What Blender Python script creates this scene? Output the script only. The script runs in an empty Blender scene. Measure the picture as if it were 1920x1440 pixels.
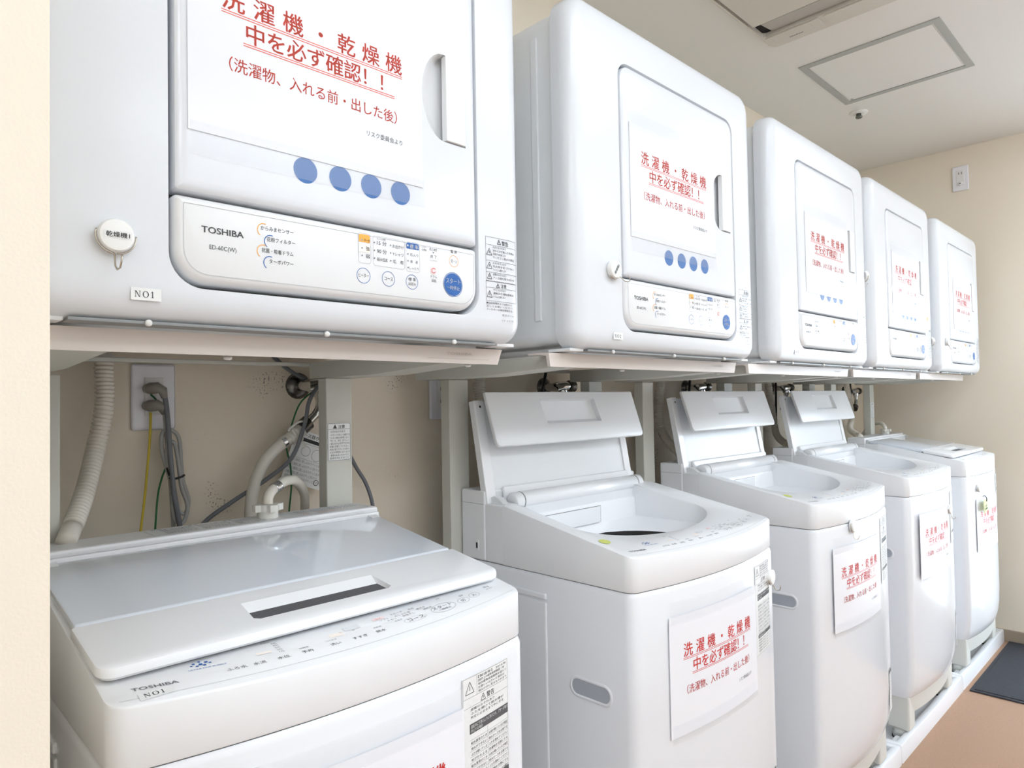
import bpy, bmesh, math, random
from mathutils import Vector, Matrix
from mathutils.geometry import tessellate_polygon

random.seed(7)
SC = bpy.context.scene
COL = SC.collection

# ------------------------------------------------------------------ camera
CAMH = 1.1485
F_PX, YAW, PITCH, ROLL = 1287.09, 0.77467, 0.025609, -0.017658
fw = Vector((math.sin(YAW) * math.cos(PITCH), math.cos(YAW) * math.cos(PITCH), math.sin(PITCH)))
rt = Vector((math.cos(YAW), -math.sin(YAW), 0))
up = rt.cross(fw)
cr = rt * math.cos(ROLL) + up * math.sin(ROLL)
cu = -rt * math.sin(ROLL) + up * math.cos(ROLL)
cam_d = bpy.data.cameras.new('camera')
cam_d.sensor_fit = 'HORIZONTAL'
cam_d.sensor_width = 36.0
cam_d.lens = 36.0 * F_PX / 1920.0
cam_d.clip_start = 0.01
cam = bpy.data.objects.new('camera', cam_d)
COL.objects.link(cam)
M = Matrix((cr, cu, -fw)).transposed().to_4x4()
M.translation = Vector((0, 0, CAMH))
cam.matrix_world = M
SC.camera = cam

# ------------------------------------------------------------------ world: pale daylight outside the glazed door
W = bpy.data.worlds.new('World')
SC.world = W
W.use_nodes = True
bgn = W.node_tree.nodes['Background']
bgn.inputs[0].default_value = (0.74, 0.87, 1.0, 1)
bgn.inputs[1].default_value = 3.4

LAMP = 3.3            # radiance of the ceiling diffusers
SC.view_settings.view_transform = 'Standard'
SC.view_settings.look = 'None'
SC.view_settings.gamma = 1.0
SC.view_settings.use_curve_mapping = False
SC.view_settings.exposure = 1.60
SC.cycles.use_denoising = True

# ------------------------------------------------------------------ materials
def lin(c):
    c = c / 255.0
    return c / 12.92 if c <= 0.04045 else ((c + 0.055) / 1.055) ** 2.4

MATS = {}
def mat(name, rgb, rough=0.5, metal=0.0, coat=0.0, noise=None, bump=None, alpha=1.0, spec=0.5):
    if name in MATS:
        return MATS[name]
    m = bpy.data.materials.new(name)
    m.use_nodes = True
    nt = m.node_tree
    b = nt.nodes['Principled BSDF']
    col = (lin(rgb[0]), lin(rgb[1]), lin(rgb[2]), 1)
    b.inputs['Base Color'].default_value = col
    b.inputs['Roughness'].default_value = rough
    b.inputs['Metallic'].default_value = metal
    b.inputs['Specular IOR Level'].default_value = spec
    b.inputs['Coat Weight'].default_value = coat
    b.inputs['Coat Roughness'].default_value = 0.05
    b.inputs['Alpha'].default_value = alpha
    tc = None
    if noise or bump:
        tc = nt.nodes.new('ShaderNodeTexCoord')
    if noise:
        sc, amt = noise
        n = nt.nodes.new('ShaderNodeTexNoise')
        n.inputs['Scale'].default_value = sc
        n.inputs['Detail'].default_value = 4
        nt.links.new(tc.outputs['Object'], n.inputs['Vector'])
        mx = nt.nodes.new('ShaderNodeMix'); mx.data_type = 'RGBA'
        mx.inputs[6].default_value = tuple(c * (1 - amt) for c in col[:3]) + (1,)
        mx.inputs[7].default_value = tuple(min(1, c * (1 + amt)) for c in col[:3]) + (1,)
        nt.links.new(n.outputs['Fac'], mx.inputs[0])
        nt.links.new(mx.outputs[2], b.inputs['Base Color'])
    if bump:
        sc, st, di = bump
        n2 = nt.nodes.new('ShaderNodeTexNoise')
        n2.inputs['Scale'].default_value = sc
        n2.inputs['Detail'].default_value = 3
        nt.links.new(tc.outputs['Object'], n2.inputs['Vector'])
        bp = nt.nodes.new('ShaderNodeBump')
        bp.inputs['Strength'].default_value = st
        bp.inputs['Distance'].default_value = di
        nt.links.new(n2.outputs['Fac'], bp.inputs['Height'])
        nt.links.new(bp.outputs['Normal'], b.inputs['Normal'])
    MATS[name] = m
    return m

def emit(name, rgb, strength):
    m = bpy.data.materials.new(name)
    m.use_nodes = True
    nt = m.node_tree
    nt.nodes.clear()
    e = nt.nodes.new('ShaderNodeEmission')
    o = nt.nodes.new('ShaderNodeOutputMaterial')
    e.inputs[0].default_value = (lin(rgb[0]), lin(rgb[1]), lin(rgb[2]), 1)
    e.inputs[1].default_value = strength
    nt.links.new(e.outputs[0], o.inputs[0])
    return m

m_wall = mat('wall_cream', (238, 226, 207), 0.85, bump=(420, 0.12, 0.002), noise=(3.0, 0.015))
m_wallw = mat('wall_white', (246, 245, 241), 0.85, bump=(420, 0.12, 0.002), noise=(3.0, 0.01))
m_ceil = mat('ceiling_paint', (243, 240, 235), 0.9, noise=(2.0, 0.01))
m_floor = mat('carpet_tan', (172, 138, 113), 0.95, noise=(260, 0.16), bump=(320, 0.7, 0.004))
m_mat = mat('mat_charcoal', (52, 53, 58), 0.95, noise=(300, 0.25), bump=(300, 0.8, 0.004))
m_matrim = mat('mat_edge', (50, 50, 55), 0.8)
m_base = mat('baseboard_taupe', (158, 141, 122), 0.6)
m_enamel = mat('dryer_enamel', (226, 228, 231), 0.27, coat=0.06)
m_door = mat('dryer_door_plastic', (228, 230, 234), 0.20, coat=0.10)
m_ctrl = mat('control_plastic', (236, 236, 236), 0.25)
m_side = mat('dryer_side_paint', (243, 245, 246), 0.3)
m_strip = mat('zinc_strip', (140, 141, 140), 0.45, metal=0.5)
m_screw = mat('screw_white', (228, 226, 222), 0.35)
m_gap = mat('gap_grey', (120, 116, 110), 0.7)
m_stand = mat('stand_paint', (205, 203, 193), 0.45)
m_bracket = mat('bracket_plastic', (226, 216, 208), 0.35)
m_wbody = mat('washer_enamel', (238, 239, 242), 0.22, coat=0.25)
m_wtop = mat('washer_plastic', (242, 242, 243), 0.28)
m_wlid = mat('washer_lid', (245, 245, 246), 0.2)
m_wleaf = mat('washer_leaf_grey', (236, 237, 238), 0.3)
m_wbase = mat('washer_base', (222, 221, 214), 0.45)
m_black = mat('dark_void', (18, 17, 16), 0.6)
m_drum = mat('drum_dark', (30, 28, 26), 0.4)
m_pan = mat('pan_white', (240, 240, 242), 0.25)
m_rub = mat('rubber_dark', (45, 45, 45), 0.7)
m_paper = mat('laminated_paper', (234, 234, 238), 0.27, coat=0.10)
m_paper_w = mat('laminated_paper_matt', (246, 246, 250), 0.35, coat=0.1)
m_red = mat('print_red', (238, 88, 66), 0.5)
m_redw = mat('print_red_deep', (214, 52, 44), 0.5)
m_ink = mat('print_ink', (70, 70, 72), 0.6)
m_ink2 = mat('print_grey', (150, 150, 152), 0.6)
m_inkl = mat('print_light', (190, 190, 192), 0.6)
m_blue = mat('print_blue', (35, 98, 172), 0.45)
m_dot = mat('dot_blue', (62, 112, 176), 0.4)
m_orange = mat('print_orange', (250, 178, 74), 0.5)
m_peach = mat('print_peach', (254, 243, 234), 0.5)
m_pink = mat('print_pink', (252, 226, 224), 0.5)
m_tape = mat('clear_tape', (240, 242, 244), 0.25, alpha=0.16)
def tape_mat():
    m = bpy.data.materials.new('clear_tape_film'); m.use_nodes = True
    nt = m.node_tree; nt.nodes.clear()
    o = nt.nodes.new('ShaderNodeOutputMaterial'); tr = nt.nodes.new('ShaderNodeBsdfTransparent')
    df = nt.nodes.new('ShaderNodeBsdfDiffuse'); df.inputs[0].default_value = (.9, .91, .93, 1)
    tl = nt.nodes.new('ShaderNodeBsdfTranslucent'); tl.inputs[0].default_value = (.95, .96, .97, 1)
    gl = nt.nodes.new('ShaderNodeBsdfGlossy'); gl.inputs['Roughness'].default_value = .25
    m1 = nt.nodes.new('ShaderNodeMixShader'); m1.inputs[0].default_value = .45
    m2 = nt.nodes.new('ShaderNodeMixShader'); m2.inputs[0].default_value = .06
    m3 = nt.nodes.new('ShaderNodeMixShader'); m3.inputs[0].default_value = .22
    nt.links.new(df.outputs[0], m1.inputs[1]); nt.links.new(tl.outputs[0], m1.inputs[2])
    nt.links.new(m1.outputs[0], m2.inputs[1]); nt.links.new(gl.outputs[0], m2.inputs[2])
    nt.links.new(tr.outputs[0], m3.inputs[1]); nt.links.new(m2.outputs[0], m3.inputs[2]); nt.links.new(m3.outputs[0], o.inputs[0])
    return m
m_tape = tape_mat()
m_label = mat('label_white', (240, 240, 238), 0.4)
m_plate = mat('outlet_plate', (238, 236, 240), 0.35)
m_insert = mat('outlet_insert', (233, 230, 228), 0.4)
m_chrome = mat('chrome', (205, 205, 205), 0.12, metal=1.0)
m_tarn = mat('chrome_dark', (110, 108, 105), 0.25, metal=1.0)
m_hose = mat('hose_cream', (226, 218, 205), 0.45)
m_hose2 = mat('hose_white', (226, 220, 208), 0.4)
m_nut = mat('nut_white', (232, 229, 220), 0.4)
m_cord = mat('cord_grey', (168, 166, 162), 0.55)
m_cordb = mat('cord_slate', (112, 113, 118), 0.55)
m_yel = mat('wire_yellow', (206, 180, 50), 0.5)
m_grn = mat('wire_green', (30, 104, 58), 0.5)
m_plug = mat('plug_grey', (142, 136, 128), 0.5)
m_tie = mat('tie_black', (25, 25, 25), 0.5)
m_wire = mat('hook_wire', (190, 182, 170), 0.2, metal=1.0)
m_disc = mat('hook_disc', (244, 243, 240), 0.3)
m_tagp = mat('key_tag_green', (214, 222, 158), 0.5)
m_cordk = mat('key_cord', (40, 42, 70), 0.7)
m_ac = mat('ac_plastic', (224, 218, 207), 0.5)
m_acd = mat('ac_louver', (190, 184, 176), 0.5)
m_alu = mat('hatch_aluminium', (184, 185, 180), 0.5)
m_sprink = mat('sprinkler_metal', (120, 125, 118), 0.35, metal=0.7)
m_tint = mat('lid_window', (226, 230, 236), 0.07, coat=0.3)
m_slot = mat('slot_shade_print_grey', (92, 92, 94), 0.6)  # printed bands and roll grooves; also paints the shade in the lid slot
m_sticky = mat('round_sticker', (214, 220, 120), 0.5)
m_lamp = emit('lamp_diffuser', (231, 243, 255), LAMP)
m_fill = emit('fill_diffuser_wide', (231, 243, 255), 3.3)  # emission of the unseen lights added as fill
m_frame = mat('door_frame', (170, 165, 160), 0.4, metal=0.4)
def glass(name):
    m = bpy.data.materials.new(name); m.use_nodes = True
    nt = m.node_tree; nt.nodes.clear()
    o = nt.nodes.new('ShaderNodeOutputMaterial')
    t = nt.nodes.new('ShaderNodeBsdfTransparent')
    g = nt.nodes.new('ShaderNodeBsdfGlossy'); g.inputs['Roughness'].default_value = 0.02
    mx = nt.nodes.new('ShaderNodeMixShader'); mx.inputs[0].default_value = 0.06
    nt.links.new(t.outputs[0], mx.inputs[1]); nt.links.new(g.outputs[0], mx.inputs[2])
    nt.links.new(mx.outputs[0], o.inputs[0])
    return m
m_glass = glass('window_glass')

def add_scuffs(m):
    """sparse dark scuff specks on the painted wall, where paint was rubbed"""
    nt = m.node_tree
    b = nt.nodes['Principled BSDF']
    src = b.inputs['Base Color'].links[0].from_socket
    tc = nt.nodes.new('ShaderNodeTexCoord')
    big = nt.nodes.new('ShaderNodeTexNoise'); big.inputs['Scale'].default_value = 9.0
    fine = nt.nodes.new('ShaderNodeTexNoise'); fine.inputs['Scale'].default_value = 240.0; fine.inputs['Detail'].default_value = 1
    for n in (big, fine):
        nt.links.new(tc.outputs['Object'], n.inputs['Vector'])
    r1 = nt.nodes.new('ShaderNodeMapRange'); r1.inputs[1].default_value = 0.655; r1.inputs[2].default_value = 0.74
    r2 = nt.nodes.new('ShaderNodeMapRange'); r2.inputs[1].default_value = 0.60; r2.inputs[2].default_value = 0.66
    nt.links.new(big.outputs['Fac'], r1.inputs[0]); nt.links.new(fine.outputs['Fac'], r2.inputs[0])
    mu = nt.nodes.new('ShaderNodeMath'); mu.operation = 'MULTIPLY'
    nt.links.new(r1.outputs[0], mu.inputs[0]); nt.links.new(r2.outputs[0], mu.inputs[1])
    mx = nt.nodes.new('ShaderNodeMix'); mx.data_type = 'RGBA'
    mx.inputs[7].default_value = (0.22, 0.19, 0.16, 1)
    nt.links.new(mu.outputs[0], mx.inputs[0]); nt.links.new(src, mx.inputs[6])
    nt.links.new(mx.outputs[2], b.inputs['Base Color'])
m_wallb = mat('wall_cream_scuffed', (234, 221, 201), 0.85, bump=(420, 0.15, 0.002), noise=(3.0, 0.015))
add_scuffs(m_wallb)

# ------------------------------------------------------------------ object helpers
def empty(name, loc=(0, 0, 0), label=None, cat=None, group=None, rot=None):
    o = bpy.data.objects.new(name, None)
    o.empty_display_size = 0.05
    COL.objects.link(o)
    o.location = loc
    if rot:
        o.rotation_euler = rot
    tag(o, label, cat, group)
    return o

def tag(o, label=None, cat=None, group=None, kind=None):
    if label: o['label'] = label
    if cat: o['category'] = cat
    if group: o['group'] = group
    if kind: o['kind'] = kind
    return o

def place(o, parent):
    COL.objects.link(o)
    if parent is not None:
        o.parent = parent
    return o

def copy_tree(o, parent=None):
    c = o.copy()
    COL.objects.link(c)
    c.parent = parent
    for ch in [x for x in CHILD.get(o.name, [])]:
        k = copy_tree(ch, c)
    return c

CHILD = {}
class MB:
    def __init__(s):
        s.v = []; s.f = []; s.mi = []; s.cur = 0; s.mats = []; s.sm = []
        s.smooth = False
    def use(s, m, smooth=None):
        if m not in s.mats:
            s.mats.append(m)
        s.cur = s.mats.index(m)
        if smooth is not None:
            s.smooth = smooth
        return s
    def add(s, vs, fs):
        o = len(s.v)
        s.v.extend([tuple(p) for p in vs])
        for f in fs:
            s.f.append(tuple(i + o for i in f)); s.mi.append(s.cur); s.sm.append(s.smooth)
    def quad(s, a, b, c, d):
        s.add([a, b, c, d], [(0, 1, 2, 3)])
    def box(s, x0, x1, y0, y1, z0, z1, bev=0.0, seg=2):
        if bev <= 0:
            s.add([(x0, y0, z0), (x1, y0, z0), (x1, y1, z0), (x0, y1, z0), (x0, y0, z1), (x1, y0, z1), (x1, y1, z1), (x0, y1, z1)],
                  [(0, 3, 2, 1), (4, 5, 6, 7), (0, 1, 5, 4), (1, 2, 6, 5), (2, 3, 7, 6), (3, 0, 4, 7)])
            return
        bm = bmesh.new()
        bmesh.ops.create_cube(bm, size=1)
        for v in bm.verts:
            v.co = Vector(((x0 + x1) / 2 + v.co.x * (x1 - x0), (y0 + y1) / 2 + v.co.y * (y1 - y0), (z0 + z1) / 2 + v.co.z * (z1 - z0)))
        bmesh.ops.bevel(bm, geom=bm.edges[:], offset=bev, segments=seg, profile=0.5, affect='EDGES')
        s.bm(bm)
    def bm(s, bm, mtx=None):
        bm.verts.index_update()
        vs = [(mtx @ v.co if mtx else v.co.copy()) for v in bm.verts]
        s.add(vs, [tuple(v.index for v in f.verts) for f in bm.faces])
        bm.free()
    def rings(s, rs, close0=False, close1=False, loop=True):
        """skin between successive rings of equal point count"""
        n = len(rs[0])
        vs = [p for r in rs for p in r]
        fs = []
        for k in range(len(rs) - 1):
            for i in range(n if loop else n - 1):
                j = (i + 1) % n
                fs.append((k * n + i, k * n + j, (k + 1) * n + j, (k + 1) * n + i))
        if close0: fs.append(tuple(reversed(range(n))))
        if close1: fs.append(tuple((len(rs) - 1) * n + i for i in range(n)))
        s.add(vs, fs)
    def tube(s, pts, r, n=10, caps=True, rib=None):
        pts = [Vector(p) for p in pts]
        T = []
        for i in range(len(pts)):
            a = pts[max(0, i - 1)]; b = pts[min(len(pts) - 1, i + 1)]
            T.append((b - a).normalized())
        ref = Vector((0, 0, 1)) if abs(T[0].z) < 0.9 else Vector((1, 0, 0))
        u = T[0].cross(ref).normalized()
        rs = []
        for i, p in enumerate(pts):
            u = (u - T[i] * u.dot(T[i]))
            if u.length < 1e-6: u = T[i].orthogonal()
            u.normalize()
            w = T[i].cross(u)
            rr = r[i] if isinstance(r, (list, tuple)) else r
            rs.append([p + (u * math.cos(2 * math.pi * k / n) + w * math.sin(2 * math.pi * k / n)) * rr for k in range(n)])
        s.rings(rs, caps, caps)
    def cyl(s, a, b, r, n=16, r2=None):
        s.tube([a, b], [r, r2 if r2 is not None else r], n)
    def disc(s, c, r, n=24, rx=None, mp=None):
        """flat ellipse in local xz of mapping mp(u,v)"""
        rx = rx or r
        s.add([mp(c[0] + rx * math.cos(2 * math.pi * k / n), c[1] + r * math.sin(2 * math.pi * k / n)) for k in range(n)], [tuple(range(n))])
    def ring(s, c, r, w, mp, n=28, a0=0, a1=2 * math.pi, rx=None):
        rx = rx or r
        vs = []; full = abs(a1 - a0 - 2 * math.pi) < 1e-6
        for k in range(n + 1):
            a = a0 + (a1 - a0) * k / n
            for d in (0, w):
                vs.append(mp(c[0] + (rx - d) * math.cos(a), c[1] + (r - d) * math.sin(a)))
        s.add(vs, [(2 * k, 2 * k + 2, 2 * k + 3, 2 * k + 1) for k in range(n)])
    def rect(s, u0, u1, v0, v1, mp, nu=1):
        vs = []
        for i in range(nu + 1):
            u = u0 + (u1 - u0) * i / nu
            vs += [mp(u, v0), mp(u, v1)]
        s.add(vs, [(2 * i, 2 * i + 2, 2 * i + 3, 2 * i + 1) for i in range(nu)])
    def frame(s, u0, u1, v0, v1, w, mp, nu=1):
        s.rect(u0, u1, v0, v0 + w, mp, nu); s.rect(u0, u1, v1 - w, v1, mp, nu)
        s.rect(u0, u0 + w, v0, v1, mp); s.rect(u1 - w, u1, v0, v1, mp)
    def rframe(s, u0, u1, v0, v1, r, w, mp):
        a = rrect(u0, u1, v0, v1, [r] * 4); b = rrect(u0 + w, u1 - w, v0 + w, v1 - w, [r - w] * 4)
        s.rings([[mp(*p) for p in a], [mp(*p) for p in b]])
    def poly(s, loops, f):
        """filled polygon with holes; loops of 2D points; f maps 2D->3D"""
        tri = tessellate_polygon([[Vector((p[0], p[1], 0)) for p in l] for l in loops])
        pts = [p for l in loops for p in l]
        s.add([f(*p) for p in pts], [tuple(t) for t in tri])
    def build(s, name, parent=None, m=None, merge=False, normals=True):
        me = bpy.data.meshes.new(name)
        me.from_pydata(s.v, [], s.f)
        for mm in (s.mats or [m]):
            me.materials.append(mm)
        me.polygons.foreach_set('material_index', s.mi if s.mats else [0] * len(s.f))
        me.polygons.foreach_set('use_smooth', s.sm)
        me.update()
        if normals or merge:
            bm = bmesh.new(); bm.from_mesh(me)
            if merge: bmesh.ops.remove_doubles(bm, verts=bm.verts, dist=1e-5)
            if normals: bmesh.ops.recalc_face_normals(bm, faces=bm.faces)
            bm.to_mesh(me); bm.free()
        o = bpy.data.objects.new(name, me)
        place(o, parent)
        if parent is not None:
            CHILD.setdefault(parent.name, []).append(o)
        return o

def mesh_obj(name, mesh, parent):
    o = bpy.data.objects.new(name, mesh)
    place(o, parent)
    CHILD.setdefault(parent.name, []).append(o)
    return o

def autosmooth(o, ang=35):
    me = o.data
    bm = bmesh.new(); bm.from_mesh(me)
    bmesh.ops.remove_doubles(bm, verts=bm.verts, dist=1e-5)
    for f in bm.faces: f.smooth = True
    for e in bm.edges:
        e.smooth = len(e.link_faces) == 2 and e.calc_face_angle(0) < math.radians(ang)
    bm.to_mesh(me); bm.free()
    return o

def rrect(x0, x1, y0, y1, r, n=6):
    """rounded rectangle, radii r = [bl, br, tr, tl]; counter-clockwise"""
    out = []
    for (cx, cy, a0, rr) in ((x0 + r[0], y0 + r[0], 180, r[0]), (x1 - r[1], y0 + r[1], 270, r[1]), (x1 - r[2], y1 - r[2], 0, r[2]), (x0 + r[3], y1 - r[3], 90, r[3])):
        for k in range(n + 1):
            a = math.radians(a0 + 90.0 * k / n)
            out.append((cx + rr * math.cos(a), cy + rr * math.sin(a)))
    return out

def rin(x0, x1, y0, y1, r, d, n=6):
    return rrect(x0 + d, x1 - d, y0 + d, y1 - d, [max(q - d, 0.0008) for q in r], n)

def cr_spline(pts, n=10):
    pts = [Vector(p) for p in pts]
    P = [pts[0] * 2 - pts[1]] + pts + [pts[-1] * 2 - pts[-2]]
    out = []
    for i in range(1, len(P) - 2):
        for k in range(n):
            t = k / n
            a, b, c, d = P[i - 1], P[i], P[i + 1], P[i + 2]
            out.append(0.5 * ((2 * b) + (c - a) * t + (2 * a - 5 * b + 4 * c - d) * t * t + (-a + 3 * b - 3 * c + d) * t ** 3))
    out.append(pts[-1])
    return out

# ------------------------------------------------------------------ text
TXT = {}
def text_mesh(s, bold=0.0, res=2):
    k = (s, bold, res)
    if k in TXT:
        return TXT[k]
    cu_ = bpy.data.curves.new('lettering', 'FONT')
    cu_.body = s
    cu_.size = 1.0
    cu_.resolution_u = res
    cu_.fill_mode = 'FRONT'
    cu_.offset = bold
    ob = bpy.data.objects.new('lettering', cu_)
    COL.objects.link(ob)
    dg = bpy.context.evaluated_depsgraph_get()
    me = ob.evaluated_get(dg).to_mesh()
    vs = [(v.co.x, v.co.y) for v in me.vertices]
    fs = [tuple(p.vertices) for p in me.polygons]
    ob.evaluated_get(dg).to_mesh_clear()
    bpy.data.objects.remove(ob); bpy.data.curves.remove(cu_)
    if not vs:
        vs = [(0, 0)]; fs = []
    bb = (min(p[0] for p in vs), max(p[0] for p in vs), min(p[1] for p in vs), max(p[1] for p in vs))
    TXT[k] = (vs, fs, bb)
    return TXT[k]

def T(mb, s, u0, u1, v, em, mp, bold=0.0, res=2, align='L', fit='x', rot=0.0):
    """string s: em height em, baseline v; when u1 given, stretched in u to fill u0..u1"""
    if bold > 0:
        for q, w_ in ((-1, .4), (1, -.4), (0, 0)):
            T(mb, s, u0 + q * bold * em * .7, (u1 + q * bold * em * .7) if u1 is not None else None, v + w_ * bold * em, em, mp, 0.0, res, align)
        return
    vs, fs, bb = text_mesh(s, bold, res)
    if u1 is not None:
        w = max(bb[1] - bb[0], 1e-6)
        kx = (u1 - u0) / w
        pts = [(u0 + (p[0] - bb[0]) * kx, v + p[1] * em) for p in vs]
    else:
        off = 0 if align == 'L' else -(bb[0] + bb[1]) / 2 * em
        pts = [(u0 + off + p[0] * em, v + p[1] * em) for p in vs]
    mb.add([mp(*p) for p in pts], fs)

# ================================================================== SETTING
XR, YB, ZC = 3.867, 1.300, 2.338
XL, YF = -1.6, -2.2
PX, PY = 0.092, 0.50          # end of the wall that closes the bay on the left

def struct(name, mb, m, parent=None):
    o = mb.build(name, parent, m)
    if parent is None: o['kind'] = 'structure'
    return o

b = MB(); b.box(XL - .1, XR + .1, YF - .1, YB + .1, -0.1, 0.0); struct('floor', b, m_floor)
b = MB(); b.box(XL - .1, XR + .1, YF - .1, YB + .1, ZC, ZC + 0.1); struct('ceiling', b, m_ceil)
b = MB(); b.box(PX, XR, YB, YB + 0.1, 0, ZC); struct('wall_back', b, m_wallb)
b = MB(); b.box(XL, PX, PY, YB + 0.1, 0, ZC); struct('wall_left', b, m_wall)
b = MB(); b.box(XL - 0.1, XL, YF, PY + 0.2, 0, ZC); struct('wall_side', b, m_wallw)
b = MB(); b.box(XL - 0.1, XR + 0.1, YF - 0.1, YF, 0, ZC); struct('wall_front', b, m_wallw)
# right wall with the glazed door opening
DY0, DY1, DZ = -0.42, 0.46, 1.80
b = MB()
b.box(XR, XR + 0.1, DY1, YB + 0.1, 0, ZC); b.box(XR, XR + 0.1, YF, DY0, 0, ZC); b.box(XR, XR + 0.1, DY0, DY1, DZ, ZC)
struct('wall_right', b, m_wall)
b = MB()
b.box(XR - 0.012, XR, DY1 + 0.05, YB, 0.0, 0.054, 0.003)
struct('baseboard_right', b, m_base)
b = MB()
b.box(XL, PX, PY - 0.010, PY, 0, 0.054, 0.003); struct('baseboard_left', b, m_base)
d = MB(); t = 0.045
d.box(XR + .02, XR + .06, DY0, DY0 + t, 0, DZ); d.box(XR + .02, XR + .06, DY1 - t, DY1, 0, DZ)
d.box(XR + .02, XR + .06, DY0 + t, DY1 - t, DZ - t, DZ); d.box(XR + .02, XR + .06, DY0 + t, DY1 - t, 0, 0.10)
d.box(XR + .02, XR + .06, DY0 + t, DY1 - t, 0.92, 0.98)
door = struct('door_1', d, m_frame)
g = MB(); g.box(XR + .037, XR + .043, DY0 + t, DY1 - t, 0.10, 0.92); g.build('pane', door, m_glass)
g = MB(); g.box(XR + .037, XR + .043, DY0 + t, DY1 - t, 0.98, DZ - t); g.build('pane', door, m_glass)
# ground outside, so that the door looks on to something
b = MB(); b.box(XR + 0.1, XR + 6, -5, 5, -0.12, -0.02)
tag(b.build('paving_outside', None, mat('paving', (176, 174, 170), 0.9, noise=(20, .1))), kind='structure')

# ------------------------------------------------------------------ ceiling things
def lamp(x0, x1, y0, y1, label, lm=None):
    t = empty('ceiling_light', ((x0 + x1) / 2, (y0 + y1) / 2, ZC), label, 'ceiling light', 'surface mounted ceiling lights')
    w, h = (x1 - x0) / 2, (y1 - y0) / 2
    f = MB(); f.box(-w, w, -h, h, -.012, 0, .003); f.build('base', t, m_ceil)
    f = MB(); f.smooth = True
    f.rings([[(p[0], p[1], z) for p in rrect(-w + d_, w - d_, -h + d_, h - d_, [.02] * 4, 3)] for d_, z in ((.006, -.012), (.010, -.060), (.022, -.075))], False, True)
    f.build('diffuser', t, lm or m_lamp)
    return t
lamp(0.25, 2.10, -0.27, -0.09, 'long surface mounted ceiling light in front of the nearest three dryers')
lamp(2.70, 3.75, -0.27, -0.09, 'long surface mounted ceiling light near the far right wall')
lamp(-1.45, -0.30, -0.80, -0.45, 'wide added fill light on the ceiling nearest the left wall', m_fill)  # added out of view to brighten the left-facing sides
lamp(-1.30, -0.10, -1.75, -1.45, 'wide added fill light on the ceiling in the far left corner of the room', m_fill)  # unseen fill, added for softer light from the left
lamp(0.70, 1.90, -1.60, -1.25, 'wide added fill light on the ceiling in the middle of the back half of the room', m_fill)  # added behind the camera to brighten the machine fronts
lamp(2.35, 3.55, -1.60, -1.25, 'wide added fill light on the ceiling in the back half of the room, nearest the glazed door', m_fill)  # second fill added behind the camera for the fronts

t = empty('ceiling_hatch', (2.70, 0.792, ZC), 'square ceiling access hatch with aluminium frame beside the air conditioner', 'hatch')
f = MB(); o = [(.2295, 0), (.2295, -.003), (.205, -.003), (.205, 0.0)]
f.rings([[(p[0], p[1], z - .0005) for p in rrect(-a, a, -a * .975, a * .975, [.001] * 4, 1)] for a, z in o]); f.build('frame', t, m_alu)
f = MB(); f.box(-.2, .2, -.195, .195, -.0025, -.0002, .0008); f.build('panel', t, m_ceil)
f = MB(); f.cyl((0.19, .185, -.004), (0.19, .185, -.002), .005, 12); f.build('latch', t, m_alu)

t = empty('sprinkler_head', (3.055, 1.008, ZC), 'small round fire sprinkler head on the ceiling', 'sprinkler')
f = MB(); f.smooth = True; f.tube([(0, 0, 0), (0, 0, -.004), (0, 0, -.006)], [.036, .034, .018], 24); f.build('flange', t, m_ceil)
f = MB(); f.smooth = True; f.tube([(0, 0, -.005), (0, 0, -.016), (0, 0, -.018), (0, 0, -.024)], [.010, .010, .014, .012], 16); f.build('head', t, m_sprink)

# ceiling cassette air conditioner (only its far corner is in the picture)
t = empty('air_conditioner', (1.775, 0.536, ZC), 'beige ceiling cassette air conditioner with louvre slot', 'air conditioner')
def P(x, y): return (x - 1.775, y - 0.536)
f = MB(); x0, y0 = P(1.30, 0.06); x1, y1 = P(2.25, 1.012)
ix0, iy0 = P(1.455, 0.2); ix1, iy1 = P(2.152, 0.995)
f.rings([[(p[0], p[1], z) for p in rrect(a, c, d_, e, [.02] * 4, 3)] for a, c, d_, e, z in
         ((x0, x1, y0, y1, 0), (x0, x1, y0, y1, -.006), (x0 + .012, x1 - .012, y0 + .012, y1 - .012, -.018), (ix0, ix1, iy0, iy1, -.018), (ix0, ix1, iy0, iy1, .0))])
f.build('frame', t, m_ac)
f = MB(); a, c = P(1.47, .22); e, h = P(2.06, .985); f.box(a, e, c, h, -.022, -.004, .004); f.build('grille_panel', t, m_ac)
f = MB(); a, c = P(2.062, .2); e, h = P(2.150, .993); f.box(a, e, c, h, -.0035, -.001); f.build('outlet_slot', t, m_black)
f = MB(); a, c = P(2.066, .2); e, h = P(2.147, .962); f.add([(a, c, -.018), (e, c, -.007), (e, h, -.007), (a, h, -.018), (a, c, -.015), (e, c, -.004), (e, h, -.004), (a, h, -.015)], [(0, 1, 2, 3), (4, 5, 6, 7), (0, 1, 5, 4), (2, 3, 7, 6), (1, 2, 6, 5), (0, 3, 7, 4)]); f.build('louvre', t, m_acd)
f = MB(); a, c = P(2.156, .820); e, h = P(2.214, .990); f.box(a, e, c, h, -.0215, -.0185, .001); k = f.build('signal_receiver', t, m_ac)
f = MB()
f.use(m_inkl); f.frame(*P(2.166, 0)[:1], P(2.204, 0)[0], P(0, .85)[1], P(0, .975)[1], .0006, lambda u, v: (u, v, -.0217))
f.use(m_ink)
for q in range(9): f.rect(P(2.196, 0)[0], P(2.201, 0)[0], P(0, .885 + q * .005)[1], P(0, .888 + q * .005)[1], lambda u, v: (u, v, -.0217))
mo = f.build('print', k)
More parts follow.
